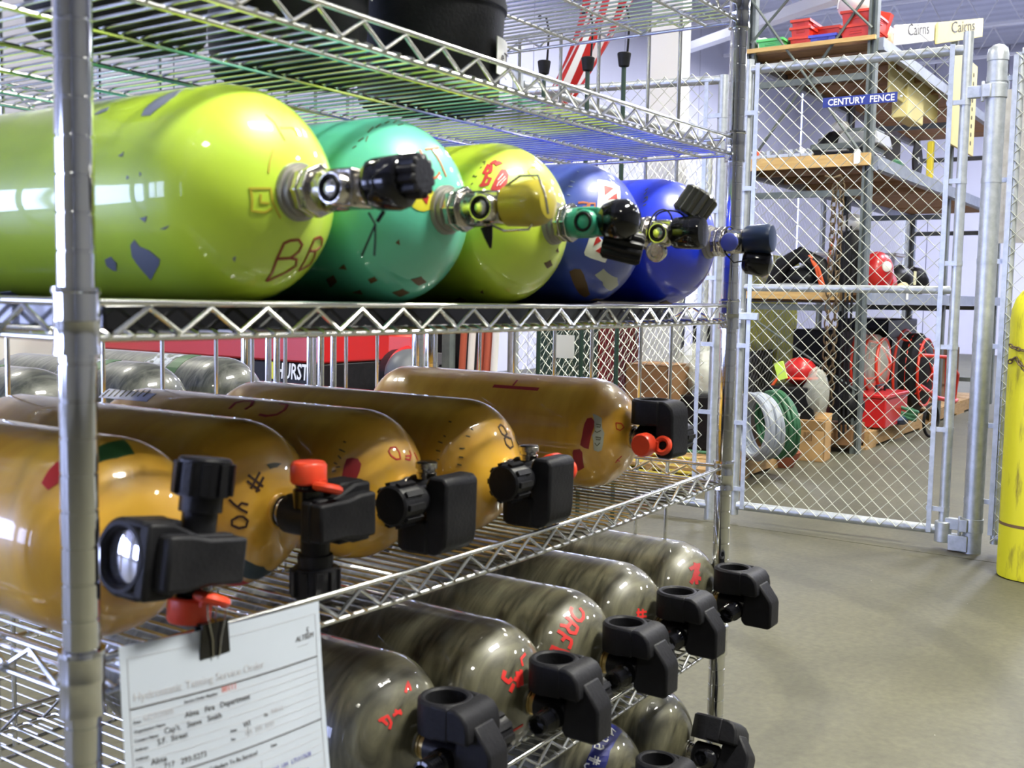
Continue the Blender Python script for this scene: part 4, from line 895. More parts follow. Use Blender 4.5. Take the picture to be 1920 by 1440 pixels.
# hinge post with cap and hinges
HP_=(P2(.255)[0]+.01,.255)
hp=empty('fence_post',(HP_[0],HP_[1],0),'thick galvanised hinge post carrying the chain link gate','post','fence posts')
MB().lathe((0,0,0),(0,0,1),[(0,.040),(2.10,.040)],24).build('post_tube',GALV,hp)
MB().lathe((0,0,2.095),(0,0,1),[(0,.043),(.03,.043),(.05,.038),(.065,.022),(.07,.005)],24).build('post_cap',GALV,hp)
for z in (1.97,.12):
    MB().lathe((0,0,z-.03),(0,0,1),[(0,.044),(.06,.044)],20).box((-.035,.03,z),(.03,.035,.055)).tube([(-.04,.045,z+.04),(-.04,.045,z-.045)],.008,8).box((-.02,GRt-HP_[1]-.035,z),(.03,.075,.05)).build('gate_hinge',GALV,hp,bevel=.003)
MB().lathe((P2(GRt)[0]-HP_[0],GRt-HP_[1],.035),(0,0,1),[(0,.036),(.09,.036)],18).box((-.02,.05,.04),(.05,.08,.07)).build('foot_socket',GALV,hp,bevel=.003)
for z in (2.02,1.60,1.26,.90,.56,.23): MB().lathe((0,0,z-.011),(0,0,1),[(0,.042),(.022,.042)],20).box((.0,-.062,z),(.012,.06,.02)).build('clamp_band',GALV,hp)
# left fence run
fl=empty('chain_link_fence',(0,0,0),'chain link fence section between the gate and the corner post behind the wire rack','fence')
YP,YC=1.45,2.59
tubez(YP,0,2.14,.024,'fence_post_tube',fl)
tubez(YC,0,2.26,.030,'fence_post_tube',fl)
for z in (2.12,.07): MB().tube([(P2(YP)[0],YP,z),(P2(YC)[0],YC,z+.03)],.021,12).build('rail',GALV,fl)
panel(fl,(P2(YP)[0]-.026,YP+.04),(P2(YC)[0]-.026,YC-.03),.06,2.16)
MB().box((P2(YP)[0]-.028,YP+.075,1.1),(.005,.020,2.02)).build('tension_bar',GALV,fl)
for z in (1.95,1.5,1.18,.86,.53,.2): band(YP,YP+.075,z,.024,fl)
# side fence going away
fs=empty('chain_link_fence',(0,0,0),'long chain link side fence running back behind the heavy shelving','fence')
SX0,SX1=P2(YC)[0]+.04,12.5
panel(fs,(SX0,YC+.0),(SX1,YC+.0),.06,2.2,r=.0012)
for z in (2.2,.07): MB().tube([(SX0,YC,z),(SX1,YC,z)],.021,10).build('rail',GALV,fs)
for x in (6.9,9.5,12.5): MB().tube([(x,YC+.03,0),(x,YC+.03,2.25)],.028,12).build('fence_post_tube',GALV,fs)
# right fence run
fr=empty('chain_link_fence',(0,0,0),'chain link fence section to the right of the hinge post behind the yellow cylinder','fence')
RX=HP_[0]
panel(fr,(RX-.02,.195),(RX+.05,-2.6),.06,2.14)
for z in (2.12,.08): MB().tube([(RX,.16,z),(RX+.07,-2.6,z)],.020,12).build('rail',GALV,fr)
MB().tube([(RX,.165,.05),(RX,.165,2.12)],.017,12).build('fence_post_tube',GALV,fr)
MB().tube([(RX+.07,-2.6,0),(RX+.07,-2.6,2.2)],.03,12).build('fence_post_tube',GALV,fr)
MB().box((RX-.022,.18,1.1),(.005,.020,2.02)).build('tension_bar',GALV,fr)
# ================================================================ tall yellow cylinder
gc=empty('gas_cylinder',(4.19,-.022,0),'tall worn yellow industrial gas cylinder chained at the right edge','gas cylinder')
MB().lathe((0,0,0),(0,0,1),[(0,.100),(.004,.118),(.02,.121),(1.02,.121),(1.06,.118),(1.10,.105),(1.13,.085),(1.15,.062),(1.165,.045),(1.18,.040),(1.20,.040)],48).build('cylinder_body',GCYL,gc)
MB().lathe((0,0,1.19),(0,0,1),[(0,.043),(.16,.043),(.20,.038),(.22,.02)],24).build('valve_cap',GCYL,gc)
MB().lathe((0,0,.21),(0,0,1),[(0,.1215),(.012,.1215)],48).build('painted_ring',mat('rust_band',(.13,.075,.03),.7),gc)
def chain(pts,L_,r,name,m,label,cat,group=None,parent=None,n=14):
    """links laid along a polyline"""
    pts=[Vector(p) for p in pts]; segs=[(b-a).length for a,b in zip(pts,pts[1:])]; tot=sum(segs); k=0; d=0; mb=MB()
    t=empty(name,pts[0],label,cat,group)
    lm=MB()
    hl=L_*.5
    ring=[(0,math.sin(2*pi*i/n)*L_*.33,math.cos(2*pi*i/n)*L_*.62) for i in range(n)]
    me=MB().tube(ring,r,6,closed=True).mesh('link',m)
    while d<tot:
        s=d; i=0
        while s>segs[i] and i<len(segs)-1: s-=segs[i]; i+=1
        p=pts[i]+(pts[i+1]-pts[i])*(s/segs[i]); dr=(pts[i+1]-pts[i]).normalized()
        q=dr.to_track_quat('Z','Y').to_matrix()@Matrix.Rotation((k%2)*pi/2+.3,3,'Z')
        o=child(me,'link',t,p-pts[0]); o.rotation_euler=q.to_euler(); k+=1; d+=L_*.92
    return t
cc=[]
for a in range(40,330,8):
    aa=R(a+90); cc.append((4.19+math.cos(aa)*.131,-.022+math.sin(aa)*.131,.93-.05*math.sin(R(a))+.02))
chain(cc,.022,.0028,'safety_chain',RUST,'thin steel chain looped round the tall yellow cylinder, upper turn','chain','safety chains round the yellow cylinder')
chain([(x,y,z-.06+.02*math.sin(i)) for i,(x,y,z) in enumerate(cc)],.022,.0028,'safety_chain',RUST,'thin steel chain sagging below the upper turn on the yellow cylinder','chain','safety chains round the yellow cylinder')
# ================================================================ three dark green poles with rubber cups, leaning by the fence
for i,(px,py,py2) in enumerate(((1020,112,136),(1102,105,130),(1170,97,122))):
    X=4.1
    top=AT(px,py2,X=X); z=top.z
    t=empty('rubber_cup_pole',(X,top.y,0),['dark green pole with black rubber cup, left of the striped flag','dark green pole with black rubber cup, in front of the striped flag','dark green pole with black rubber cup, right of the striped flag'][i],'pole','dark green poles with rubber cups')
    MB().tube([(0,0,0),(0,0,z)],.011,12).build('pole',DGREEN,t)
    MB().lathe((0,0,z-.01),(0,0,1),[(0,.014),(.004,.024),(.012,.026),(.062,.033),(.066,.030),(.05,.02)],22).build('rubber_cup',RUBBER,t)
    MB().tube([(.005,-.012,z+.03),(.008,-.016,z+.12),(.006,-.02,z+.20),(0,-.005,z+.27)],.0055,8).sphere((0,.03,z+.27),.011,8,6).build('pull_handle',BLACK,t)
# ================================================================ heavy storage shelving beyond the gate
SXa,SXb,SXc=7.2,9.62,12.05; SYf,SYb=1.56,2.44
st=empty('heavy_shelving',(0,0,0),'tall grey steel shelving with wooden decks beyond the gate','shelving')
for x in (SXa,SXb,SXc):
    for y in (SYf,SYb): MB().prism([(-.035,-.03),(.035,-.03),(.035,.03),(-.035,.03),(-.035,.012),(-.012,.012),(-.012,-.012),(-.035,-.012)],(x,y,1.75),(1,0,0),(0,1,0),(0,0,1),3.5).build('upright',STEEL,st,smooth=False)
    for z in (2.64,1.84,1.03,.25): MB().box((x,(SYf+SYb)/2,z),(.035,SYb-SYf-.06,.045)).build('cross_tie',STEEL,st,smooth=False)
for z0,z1 in ((2.05,2.9),(2.95,3.5)):
    MB().tube([(SXa-.03,SYf,z1+.35),(SXa-.03,SYb,z0)],.010,6).build('diagonal_rod',STEEL,st); MB().tube([(SXa-.045,SYb,z1+.35),(SXa-.045,SYf,z0)],.010,6).build('diagonal_rod',STEEL,st)
MB().tube([(SXa-.03,SYf,.45),(SXa-.03,SYb,1.0)],.008,6).build('diagonal_rod',STEEL,st)
for zi,z in enumerate((2.86,2.05,1.115)):
    for x0,x1 in ((SXa,SXb),(SXb,SXc)):
        for y in (SYf-.045,SYb+.045): MB().box(((x0+x1)/2,y,z-.01),(x1-x0-.02,.04,.085 if zi!=1 else .10)).box(((x0+x1)/2,y-.022,z-.045),(x1-x0-.02,.012,.018)).build('shelf_beam',BLUEST,st,smooth=False)
        n=9 if x0==SXa else 6
        wd=(x1-x0)/n
        for k in range(n):
            MB().box((x0+wd*(k+.5),(SYf+SYb)/2,z+.018+random.uniform(-.004,.004)),(wd-.012,SYb-SYf+.06,.022)).build('plank',WOODB,st,smooth=False)
        for k in (1,3,5,7) if x0==SXa else ():
            MB().box((x0+wd*k,(SYf+SYb)/2,z-.02),(.05,SYb-SYf+.02,.045)).build('deck_bearer',WOODB,st,smooth=False)
MB().box((SXa-.055,(SYf+SYb)/2+.02,2.062),(.035,SYb-SYf+.10,.085)).build('edge_board',WOOD,st,smooth=False,label='pale pine edge board on the middle deck')
MB().box((SXa-.055,(SYf+SYb)/2+.05,1.118),(.035,SYb-SYf-.04,.06)).build('edge_board',WOOD,st,smooth=False)
MB().box((SXa-.055,(SYf+SYb)/2+.02,2.885),(.025,SYb-SYf+.10,.030)).build('edge_board',WOOD,st,smooth=False)
# white tags hanging from beams
for i,(px,py,X,lab) in enumerate(((1607,293,7.10,'white paper tag hanging from the pine edge board'),(1701,555,8.55,'small white tag on the lowest steel beam'))):
    c=AT(px,py,X=X) if i==0 else AT(px,py,Y=SYf-.07)
    MB().prism([(-.022,-.05),(.022,-.05),(.022,.035),(.012,.05),(-.012,.05),(-.022,.035)] if i==0 else [(-.03,-.028),(.03,-.028),(.03,.028),(-.03,.028)],c,(0,-1,0) if i==0 else (1,0,0),(0,0,1),(1,0,0) if i==0 else (0,1,0),.003).build('paper_tag',WHITE,None,smooth=False,label=lab,cat='tag')
# crates on the top deck
def crate(x,y,z,sx,sy,sz,m,lab,rot=0,grp='plastic crates on the top deck'):
    t=empty('plastic_crate',(x,y,z),lab,'crate',grp,rot=(0,0,rot)); mb=MB()
    w_=.006; tp=.92
    # hollow tapered bin
    def ring(zz,s,ins): return [(-sx/2*s+ins,-sy/2*s+ins,zz),(sx/2*s-ins,-sy/2*s+ins,zz),(sx/2*s-ins,sy/2*s-ins,zz),(-sx/2*s+ins,sy/2*s-ins,zz)]
    v=ring(0,tp,0)+ring(sz,1,0)+ring(sz,1,w_)+ring(.006,tp,w_); f=[(3,2,1,0)]
    for k in range(3):
        for e in range(4): f.append((4*k+e,4*k+(e+1)%4,4*k+4+(e+1)%4,4*k+4+e))
    f.append((12,13,14,15)); mb.add(v,f)
    mb.build('bin',m,t,smooth=False)
    mb=MB()
    for s in (-1,1):
        mb.box((0,s*(sy/2+.003),sz-.010),(sx+.02,.012,.018)).box((s*(sx/2+.003),0,sz-.010),(.012,sy+.02,.018))
    mb.build('rim',m,t,smooth=False)
    mb=MB()
    for k in range(3): mb.box((-sx/2*(.955)-.004,0,sz*(.42+.15*k)),(.008,sy*.42,sz*.05)).box((0,-sy/2*.955-.004,sz*(.42+.15*k)),(sx*.42,.008,sz*.05))
    mb.build('handle_rib',m,t,smooth=False)
    return t
zt=2.86+.033
def yx(px,X): return AT(px,60,X=X).y
def cr_(p0,p1,top,bot,X,dx,m,lab,z=None):
    y0,y1=yx(p0,X),yx(p1,X); zb=zt if z is None else z; h=max(.03,AT((p0+p1)/2,top,X=X).z-zb)
    return crate(X+dx/2,(y0+y1)/2,zb,dx,abs(y0-y1),h,m,lab),zb+h
cr_(1422,1467,72,88,7.17,.30,GREENC,'green plastic crate at the left end of the top deck')
c,h=cr_(1482,1522,68,85,7.26,.30,REDC,'lower red crate of the small stack behind the blue crate')
c,h=cr_(1483,1518,50,68,7.26,.28,REDC,'middle red crate of the small stack',z=h+.001)
cr_(1484,1516,36,51,7.26,.28,REDC,'topmost red crate of the small stack',z=h+.001)
cr_(1519,1567,64,83,7.17,.22,BLUEC,'blue plastic crate in front of the red crates')
cr_(1530,1573,49,79,7.42,.34,REDC,'red crate behind the blue one on the top deck')
c,h=cr_(1577,1630,45,74,7.18,.42,REDC,'lower red crate of the big stack beside the upright')
c,h=cr_(1577,1630,18,45,7.18,.42,REDC,'upper red crate of the big stack, white sack on it',z=h+.001)
a=AT(1603,12,X=7.45); t=empty('white_sack',(7.5,a.y,h),'white sack sitting on the big stack of red crates','sack')
MB().sphere((0,0,.10),1,16,10,sc=(.16,.135,.11)).box((0,.02,.16),(.16,.16,.16),taper=1.2).build('sack_body',WHITEP,t)
a=AT(1445,80,X=7.65)
MB().box((7.75,a.y-.10,zt+.09),(.012,.50,.17),rot=Matrix.Rotation(R(4),3,'Y')).box((7.9,a.y-.1,zt+.006),(.30,.50,.012)).build('cardboard_sheet',CARD,None,smooth=False,label='folded tan cardboard standing behind the green crate',cat='cardboard')
t=empty('plastic_bag',(7.5,AT(1425,80,X=7.5).y,zt),'crumpled white bag behind the green crate','bag')
mb=MB().sphere((0,0,.075),1,14,9,sc=(.13,.15,.085)).sphere((.02,-.06,.06),1,12,8,sc=(.10,.08,.07)); mb.v=[(x+random.uniform(-.008,.008),y+random.uniform(-.008,.008),max(0,z+random.uniform(-.008,.008))) for x,y,z in mb.v]; mb.build('bag_body',WHITEP,t)
# clutter farther along the top deck
def blob(name,c,r,sc,m,lab,cat,jit=.1,grp=None,n=14):
    rs=random.Random(hash(lab)%1000 if False else len(lab)*7+int(c[1]*100)); mb=MB().sphere((0,0,0),r,n,9,sc=sc)
    seen={}
    out=[]
    for p in mb.v:
        k=(round(p[0],4),round(p[1],4),round(p[2],4))
        if k not in seen: seen[k]=1+rs.uniform(-jit,jit)
        out.append(tuple(q*seen[k] for q in p))
    mb.v=out; o=mb.build(name,m,None,ang=60,label=lab,cat=cat)
    if grp: o['group']=grp
    o.location=c; return o
a=AT(1650,65,Y=1.75); blob('canvas_bag',(8.0,1.78,zt+.15),.15,(1.0,.9,.95),mat('tan_canvas',(.34,.26,.14),.8,c2=(.5,.45,.36),scale=14),'tan and white canvas bag on the top deck right of the crates','bag')
MB().box((7.78,1.68,zt+.17),(.08,.08,.28),rot=Matrix.Rotation(R(18),3,'X')).build('red_strap',REDC,None,smooth=False,label='red folded strap standing beside the big crate stack',cat='strap')
# signs
def board(p,wd,m,name,lab,Y,tx=None,size=.09):
    """thin board on the front of the top deck, corners from the photograph at a known depth"""
    a,b,c=[AT(*q,Y=Y) for q in p]; t=empty(name,a,lab,'sign')
    dx=(b-a); h=(a-c).length; dx.z*=1
    mb=MB(); u=dx.normalized(); n=Vector((0,0,1))
    prof=[(0,0),(dx.length,0),(dx.length,-h),(0,-h)]
    mb.prism(prof,(0,0,0),u,(0,0,1),(0,1,0),.02).build('board',m,t,smooth=False,bevel=.006)
    if tx:
        text('sign_lettering',tx,size,INK,t,u*(dx.length*.26)+Vector((0,-.0125,-h*.58)),u,(0,0,1),width=dx.length*.52)
        MB().box(tuple(u*(dx.length*.66)+Vector((0,-.0125,-h*.72))),(dx.length*.25,.001,.006)).build('small_print',INKL,t)
    return t
board([(1678,47),(1755,42),(1680,86)],1,WHITE,'white_sign_board','white board lettered in grey, standing on the top deck',1.50,'Cairns',.12)
board([(1757,42),(1842,34),(1757,84)],1,CREAM,'cream_sign_board','cream board lettered in dark grey beside the white lettered board',1.47,'Cairns',.13)
# tall perforated cream board going down behind the posts
a=AT(1793,84,Y=1.46); b=AT(1840,80,Y=1.46); c=AT(1815,285,Y=1.46)
t=empty('perforated_board',(a.x,1.49,0),'tall cream perforated board between the gate stile and the hinge post','board')
mb=MB().box(((b.x-a.x)/2,.0,(a.z+c.z)/2),(b.x-a.x,.02,a.z-c.z)).build('board',CREAM,t,smooth=False)
mb=MB()
for k in range(9): mb.tube([((b.x-a.x)*(.85),-.013,a.z-.1-k*(a.z-c.z-.2)/8),((b.x-a.x)*(.85),-.005,a.z-.1-k*(a.z-c.z-.2)/8)],.02,8)
mb.build('hole',INK,t)
a=AT(1700,92,Y=1.50); b=AT(1790,88,Y=1.50)
t=empty('cream_box',((a.x+b.x)/2,1.52,zt),'low cream carton below the lettered boards on the top deck','box'); 
MB().box((0,.1,(-.33)/2),(b.x-a.x,.02,.30)).box((-.1,.12,-.30),(.5,.12,.25)).build('carton',CREAM,t,smooth=False,bevel=.01); t.location.z=a.z
# things on the middle deck (z 2.08)
zm=2.05+.033
def clampset(y,lab,m,k):
    t=empty('spring_clamp',(SXa-.055,y,2.1045),lab,'clamp','clamps along the pine edge board'); 
    MB().tube([(0,-.04,.012),(.01,-.02,.035),(0,0,.05),(.01,.02,.035),(0,.04,.012)],.008,8).box((0,0,.012),(.03,.07,.02)).build('frame',GALV,t)
    MB().box((.01,.035,.03),(.03,.025,.05)).build('jaw',m,t,smooth=False); return t
for k in range(6):
    y=2.40-k*.085; clampset(y,'small metal clamp, %s along the pine edge board'%['first from the left','second from the left','third from the left','fourth from the left','fifth from the left','sixth from the left'][k],[ORG,ORG,GALV,GREYP,GALV,WHITEP][k],k)
t=empty('equipment_case',(SXa+.30,1.80,zm),'long dark grey equipment case on the middle deck behind the white tag','case')
MB().box((0,0,.035),(.5,.42,.07)).build('base',BLACK,t,bevel=.01); MB().box((0,0,.095),(.48,.40,.05)).build('lid',STEEL,t,bevel=.012); MB().tube([(-.25,-.08,.06),(-.28,-.08,.06),(-.28,.08,.06),(-.25,.08,.06)],.008,8).build('handle',GREYP,t)
t=empty('machine_box',(SXa+.45,1.72,zm+.125),'grey angular tool case lying on the long dark case','case')
MB().box((0,0,.05),(.36,.26,.10),taper=1.15).build('body',GREYP,t,bevel=.012); MB().box((0,0,.115),(.30,.2,.03)).build('lid',STEEL,t,bevel=.008)
blob('dark_coil',(SXa+.62,2.02,zm+.17),.10,(1,1,1.1),RUBBER,'dark coiled bundle hanging at the back of the middle deck','bundle',.18)
blob('pale_cloth',(SXa+.75,2.0,zm+.33),.07,(1,1,.8),WHITEP,'pale cloth on top of the dark coiled bundle','cloth',.15)
t=empty('cutting_disc',(8.75,1.62,zm+.15),'large round black disc with a pale hub on the middle deck','disc')
MB().lathe((0,0,0),(0,-1,0),[(0,.15),(.012,.15),(.014,.145)],32).build('disc',RUBBER,t); MB().lathe((0,-.012,0),(0,-1,0),[(0,.028),(.008,.028),(.012,.015)],18).build('hub',GREYP,t)
MB().box((8.6,1.9,zm+.17),(.5,.25,.33)).build('dark_case',BLACK,None,bevel=.01,label='black case behind the round disc on the middle deck',cat='case')
MB().box((9.25,1.63,zm+.10),(.06,.05,.42)).build('yellow_post',mat('yellow_paint',(.6,.5,.04),.5),None,bevel=.006,label='short yellow upright bar on the middle deck near the second upright',cat='bar').location.z+=.06
blob('green_hose_bundle',(8.15,1.62,zm+.05),.07,(1.8,.6,.6),HOSEG,'small green hose bundle at the edge of the middle deck','hose',.2)
# things on the lowest deck (z 1.15)
zl=1.115+.033
def harness(x,y,r,m,lab,straps=True):
    t=empty('breathing_pack',(x,y,zl),lab,'pack','packs on the lowest deck')
    MB().tube([(-.02,-r,.02),(-.03,-r*.7,r*.9),(-.03,-.0,r*1.25),(-.03,r*.6,r*.9),(-.02,r,.02)],r*.28,10).build('shoulder_frame',m,t)
    MB().sphere((.06,0,r*.45),1,14,9,sc=(.12,r*.75,r*.45)).build('pack_body',BLACK,t)
    if straps: MB().tube([(-.07,-r*.45,r*1.15),(-.09,-r*.75,r*.75),(-.08,-r*.95,r*.15)],.012,8).tube([(-.07,-r*.38,r*1.2),(-.09,-r*.66,r*.8),(-.08,-r*.85,r*.15)],.012,8).build('orange_strap',ORG,t)
    return t
harness(7.35,2.06,.215,RUBBER,'black pack with orange hose on the lowest deck, left end')
MB().tube([(7.3,2.30,zl+.03),(7.3,1.85,zl+.03)],.028,12).build('grey_pipe',GREYP,None,label='short grey pipe lying at the deck edge under the packs',cat='pipe')
t=empty('fire_coat',(7.5,1.74,zl),'black upright pack with orange edging and white cap beside the first upright','pack','packs on the lowest deck')
MB().lathe((0,0,0),(0,0,1),[(0,.10),(.05,.13),(.25,.125),(.38,.10),(.44,.06)],20).build('pack_body',RUBBER,t); MB().sphere((0,0,.50),1,14,9,sc=(.09,.10,.07)).build('white_cap',WHITEP,t)
MB().tube([(-.09,.10,.40),(-.11,.13,.25),(-.10,.13,.08)],.009,8).tube([(-.09,-.10,.40),(-.11,-.13,.25),(-.10,-.13,.08)],.009,8).build('orange_edging',ORG,t)
t=empty('red_machine',(8.05,1.70,zl),'red motor unit on the lowest deck right of the first upright','machine')
MB().sphere((0,0,.16),1,16,10,sc=(.16,.12,.16)).lathe((.1,0,.10),(1,0,-.2),[(0,.10),(.12,.10),(.14,.07)],18).box((0,0,.03),(.26,.2,.06)).build('housing',REDM,t); MB().lathe((-.08,-.08,.20),(-1,-1,0),[(0,.04),(.03,.04),(.04,.02)],14).build('filter_cap',WHITEP,t)
blob('work_glove',(8.45,1.60,zl+.045),.06,(1.5,.8,.7),mat('tan_leather',(.45,.38,.22),.8),'pale tan glove lying at the edge of the lowest deck','glove',.15)
for k,(x,m,lab) in enumerate(((8.75,BLACK,'black bag with a yellow tag on the lowest deck'),(9.25,BLACK,'black bag nearest the second upright on the lowest deck'))):
    blob('black_bag',(x,1.72,zl+.11),.15,(1.15,.8,.8),m,lab,'bag',.14)
MB().box((8.68,1.57,zl+.13),(.075,.004,.11)).build('paper_tag',mat('pale_yellow_tag',(.62,.60,.36),.6),None,smooth=False,label='pale yellow tag tied to the black bag',cat='tag')
# two white-lidded tubs on deck (upper row behind)
for k,(x,h_) in enumerate(((8.35,.30),(9.1,.34),(9.45,.33),(9.95,.36))):
    t=empty('grey_tub',(x,2.15,zl),'pale grey storage tub at the back of the lowest deck, %s'%['first from the left','second from the left','third from the left','beyond the second upright'][k],'tub','storage tubs at the back of the lowest deck')
    MB().box((0,0,h_/2),(.30,.24,h_),taper=.85).build('tub_body',mat('pale_blue_plastic',(.50,.52,.66),.4) if k==0 else bpy.data.materials['pale_blue_plastic'],t,bevel=.01); MB().box((0,0,h_+.01),(.33,.27,.03)).build('lid',WHITEP,t,bevel=.006)
# hanging chain bundle
tops=AT(1565,360,X=7.05)
for k,(dy,dx_,lab) in enumerate(((0,0,'rusty chain hanging in front of the shelving, left strand'),(-.045,.02,'rusty chain hanging in front of the shelving, right strand'))):
    y=tops.y+dy; chain([(7.05+dx_,y,1.86),(7.05+dx_,y+.01,1.2),(7.06+dx_,y+.02,.35)],.060,.0060,'hanging_chain',RUST,lab,'chain','rusty hanging chains')
for k in range(3):
    y=tops.y-.085-k*.030; MB().tube([(7.08,y,1.80-.2*k),(7.09,y+.005,1.2),(7.10,y+.01,.55),(7.08,y-.01,.12+.03*k)],.0085,8).build('hanging_strap',RUBBER,None,label='black strap hanging beside the rusty chains, %s'%['nearest them','in the middle','next to the upright'][k],cat='strap',group='black hanging straps')
MB().tube([(7.04,tops.y+.06,1.9),(7.0,tops.y+.05,1.94),(6.98,tops.y+.0,1.92),(7.0,tops.y-.05,1.94),(7.04,tops.y-.06,1.9)],.010,8).build('hook',RUST,None,label='rusty hooks over the cross tie holding the chains',cat='hook')
# ================================================================ pallets and the things on them
def pallet(x,y,sx,sy,lab,rot=0):
    t=empty('wooden_pallet',(x,y,0),lab,'pallet','wooden pallets under the shelving',rot=(0,0,rot)); n=6
    me=MB().box((0,0,0),(sx/n-.03,sy,.018)).mesh('deck_board',WOODP,False)
    for k in range(n): child(me,'deck_board',t,(-sx/2+sx/n*(k+.5),0,.116))
    me2=MB().box((0,0,0),(sx,.04,.088)).mesh('stringer',WOODP,False)
    for k in (-1,0,1): child(me2,'stringer',t,(0,k*(sy/2-.02),.062))
    for k in (-1,0,1): child(me,'deck_board',t,(k*(sx/2-.06),0,.009))
    return t
pallet(5.65,2.12,1.15,.72,'wooden pallet with hose coils beside the fence, nearest the camera')
pallet(8.35,1.86,1.7,.62,'wooden pallet under the lowest deck beyond the first upright')
pallet(10.7,1.92,2.2,.7,'farthest wooden pallet along the shelving')
def coil(c,axis,Rr,r,n,m,lab,seed=1,ph=0):
    t=empty('hose_coil',c,lab,'hose'); rs=random.Random(seed)
    for k in range(n):
        mb=MB().torus((0,0,0),Vector(axis)+Vector((rs.uniform(-.09,.09),rs.uniform(-.09,.09),rs.uniform(-.09,.09))),Rr*(1-.035*(k//3)*1.4+rs.uniform(-.02,.02)),r,40,8)
        o=mb.build('hose_loop',m,t); o.location=Vector(axis).normalized()*((k%3)-1)*r*2.1
    return t
a=AT(1455,812,X=5.75); coil((5.85,a.y+.03,.325),(.75,-.6,.12),.20,.013,9,HOSEG,'dark green hose coil standing on the near pallet',3)
a=AT(1420,815,X=5.6); coil((5.66,a.y+.02,.325),(.8,-.6,.05),.190,.017,8,HOSEW,'pale grey hose coil leaning in front of the green one',5)
MB().tube([(5.75,1.80,.22),(5.7,1.84,.15),(5.62,1.96,.14),(5.55,2.12,.15),(5.5,2.25,.2),(5.5,2.4,.32)],.010,8).build('loose_hose',HOSEG,None,label='loose green hose end trailing over the pallet edge',cat='hose')
t=empty('plastic_sack',(5.95,2.14,.60),'heap of clear crumpled plastic film above the hose coils','plastic bag')
rs=random.Random(5)
for k in range(4):
    c=(rs.uniform(-.12,.12),rs.uniform(-.16,.16),rs.uniform(-.05,.10)); mb=MB().sphere((0,0,0),.15,14,9,sc=(1,1.1,.85)); mb.v=[(x*(1+rs.uniform(-.1,.1)),y*(1+rs.uniform(-.1,.1)),z*(1+rs.uniform(-.1,.1))) for x,y,z in mb.v]; o=mb.build('crumpled_film',CLEAR,t,smooth=False); o.location=c
MB().box((5.98,2.16,.30),(.45,.5,.34)).build('dark_bin',BLACK,None,bevel=.01,label='dark bin under the crumpled plastic film',cat='bin')
# bright yellow tag
q=AT(1464,695,X=5.95)-Vector((5.95,2.14,.60)); MB().box(tuple(q),(.01,.06,.11),rot=Matrix.Rotation(R(-18),3,'X')).build('yellow_tag',mat('neon_yellow',(.62,.85,.12),.5),t,smooth=False,label='neon yellow tag')
# carton
def carton(x,y,z,sx,sy,sz,m,lab,rot=0,open_=True):
    t=empty('cardboard_box',(x,y,z),lab,'box',rot=(0,0,rot)); w_=.006; mb=MB()
    mb.box((0,0,w_/2),(sx,sy,w_)); 
    for s in (-1,1): mb.box((s*(sx/2-w_/2),0,sz/2),(w_,sy,sz)).box((0,s*(sy/2-w_/2),sz/2),(sx,w_,sz))
    if not open_: mb.box((0,0,sz),(sx,sy,w_))
    mb.build('carton_body',m,t,smooth=False)
    if open_:
        MB().box((-sx/2-.02,0,sz-.02),(w_,sy*.96,.07),rot=Matrix.Rotation(R(-25),3,'Y')).build('flap',m,t,smooth=False)
        MB().box((sx/2+.02,0,sz+.01),(w_,sy*.96,.07),rot=Matrix.Rotation(R(25),3,'Y')).build('flap',m,t,smooth=False)
    else: MB().box((0,0,sz+.004),(.05,sy,.002)).build('tape',CARD,t,smooth=False)
    mb=MB()
    for k in range(6): mb.box((-sx/2-.001,sy*.12-k*.010,sz*.62),(.002,.005,.06))
    mb.build('printed_bars',mat('carton_print',(.14,.08,.04),.8) if 'carton_print' not in bpy.data.materials else bpy.data.materials['carton_print'],t,smooth=False)
    return t
a=AT(1518,865,Z=0); carton(6.72,1.72,0,.20,.22,.27,CARD,'open cardboard box on the floor left of the hanging chains',rot=.1)
a=AT(1476,878,Z=0)
t=empty('terracotta_pot',(6.28,1.76,0),'terracotta bowl tipped with a dark filling on the floor by the pallet','pot')
MB().lathe((0,0,0),(0,0,1),[(0,.07),(.01,.075),(.09,.115),(.10,.118),(.10,.10),(.06,.085)],26).build('bowl',mat('terracotta',(.25,.07,.035),.8),t); MB().sphere((0,0,.075),1,16,9,sc=(.095,.095,.045)).build('filling',RUBBER,t)
blob('brown_sack',(6.42,1.88,.13),.12,(.8,1.0,1.15),CARDD,'small brown sack leaning between the bowl and the cardboard box','sack',.12)
MB().box((6.5,1.80,.30),(.06,.11,.09),rot=Matrix.Rotation(R(20),3,'X')).build('paper_wad',WHITEP,None,smooth=False,bevel=.008,label='white folded paper on the brown sack',cat='paper')
MB().box((6.2,2.02,.36),(.02,.05,.26),rot=Matrix.Rotation(R(-12),3,'X')).build('pine_offcut',WOOD,None,smooth=False,label='upright pine offcut behind the hose coils',cat='board')
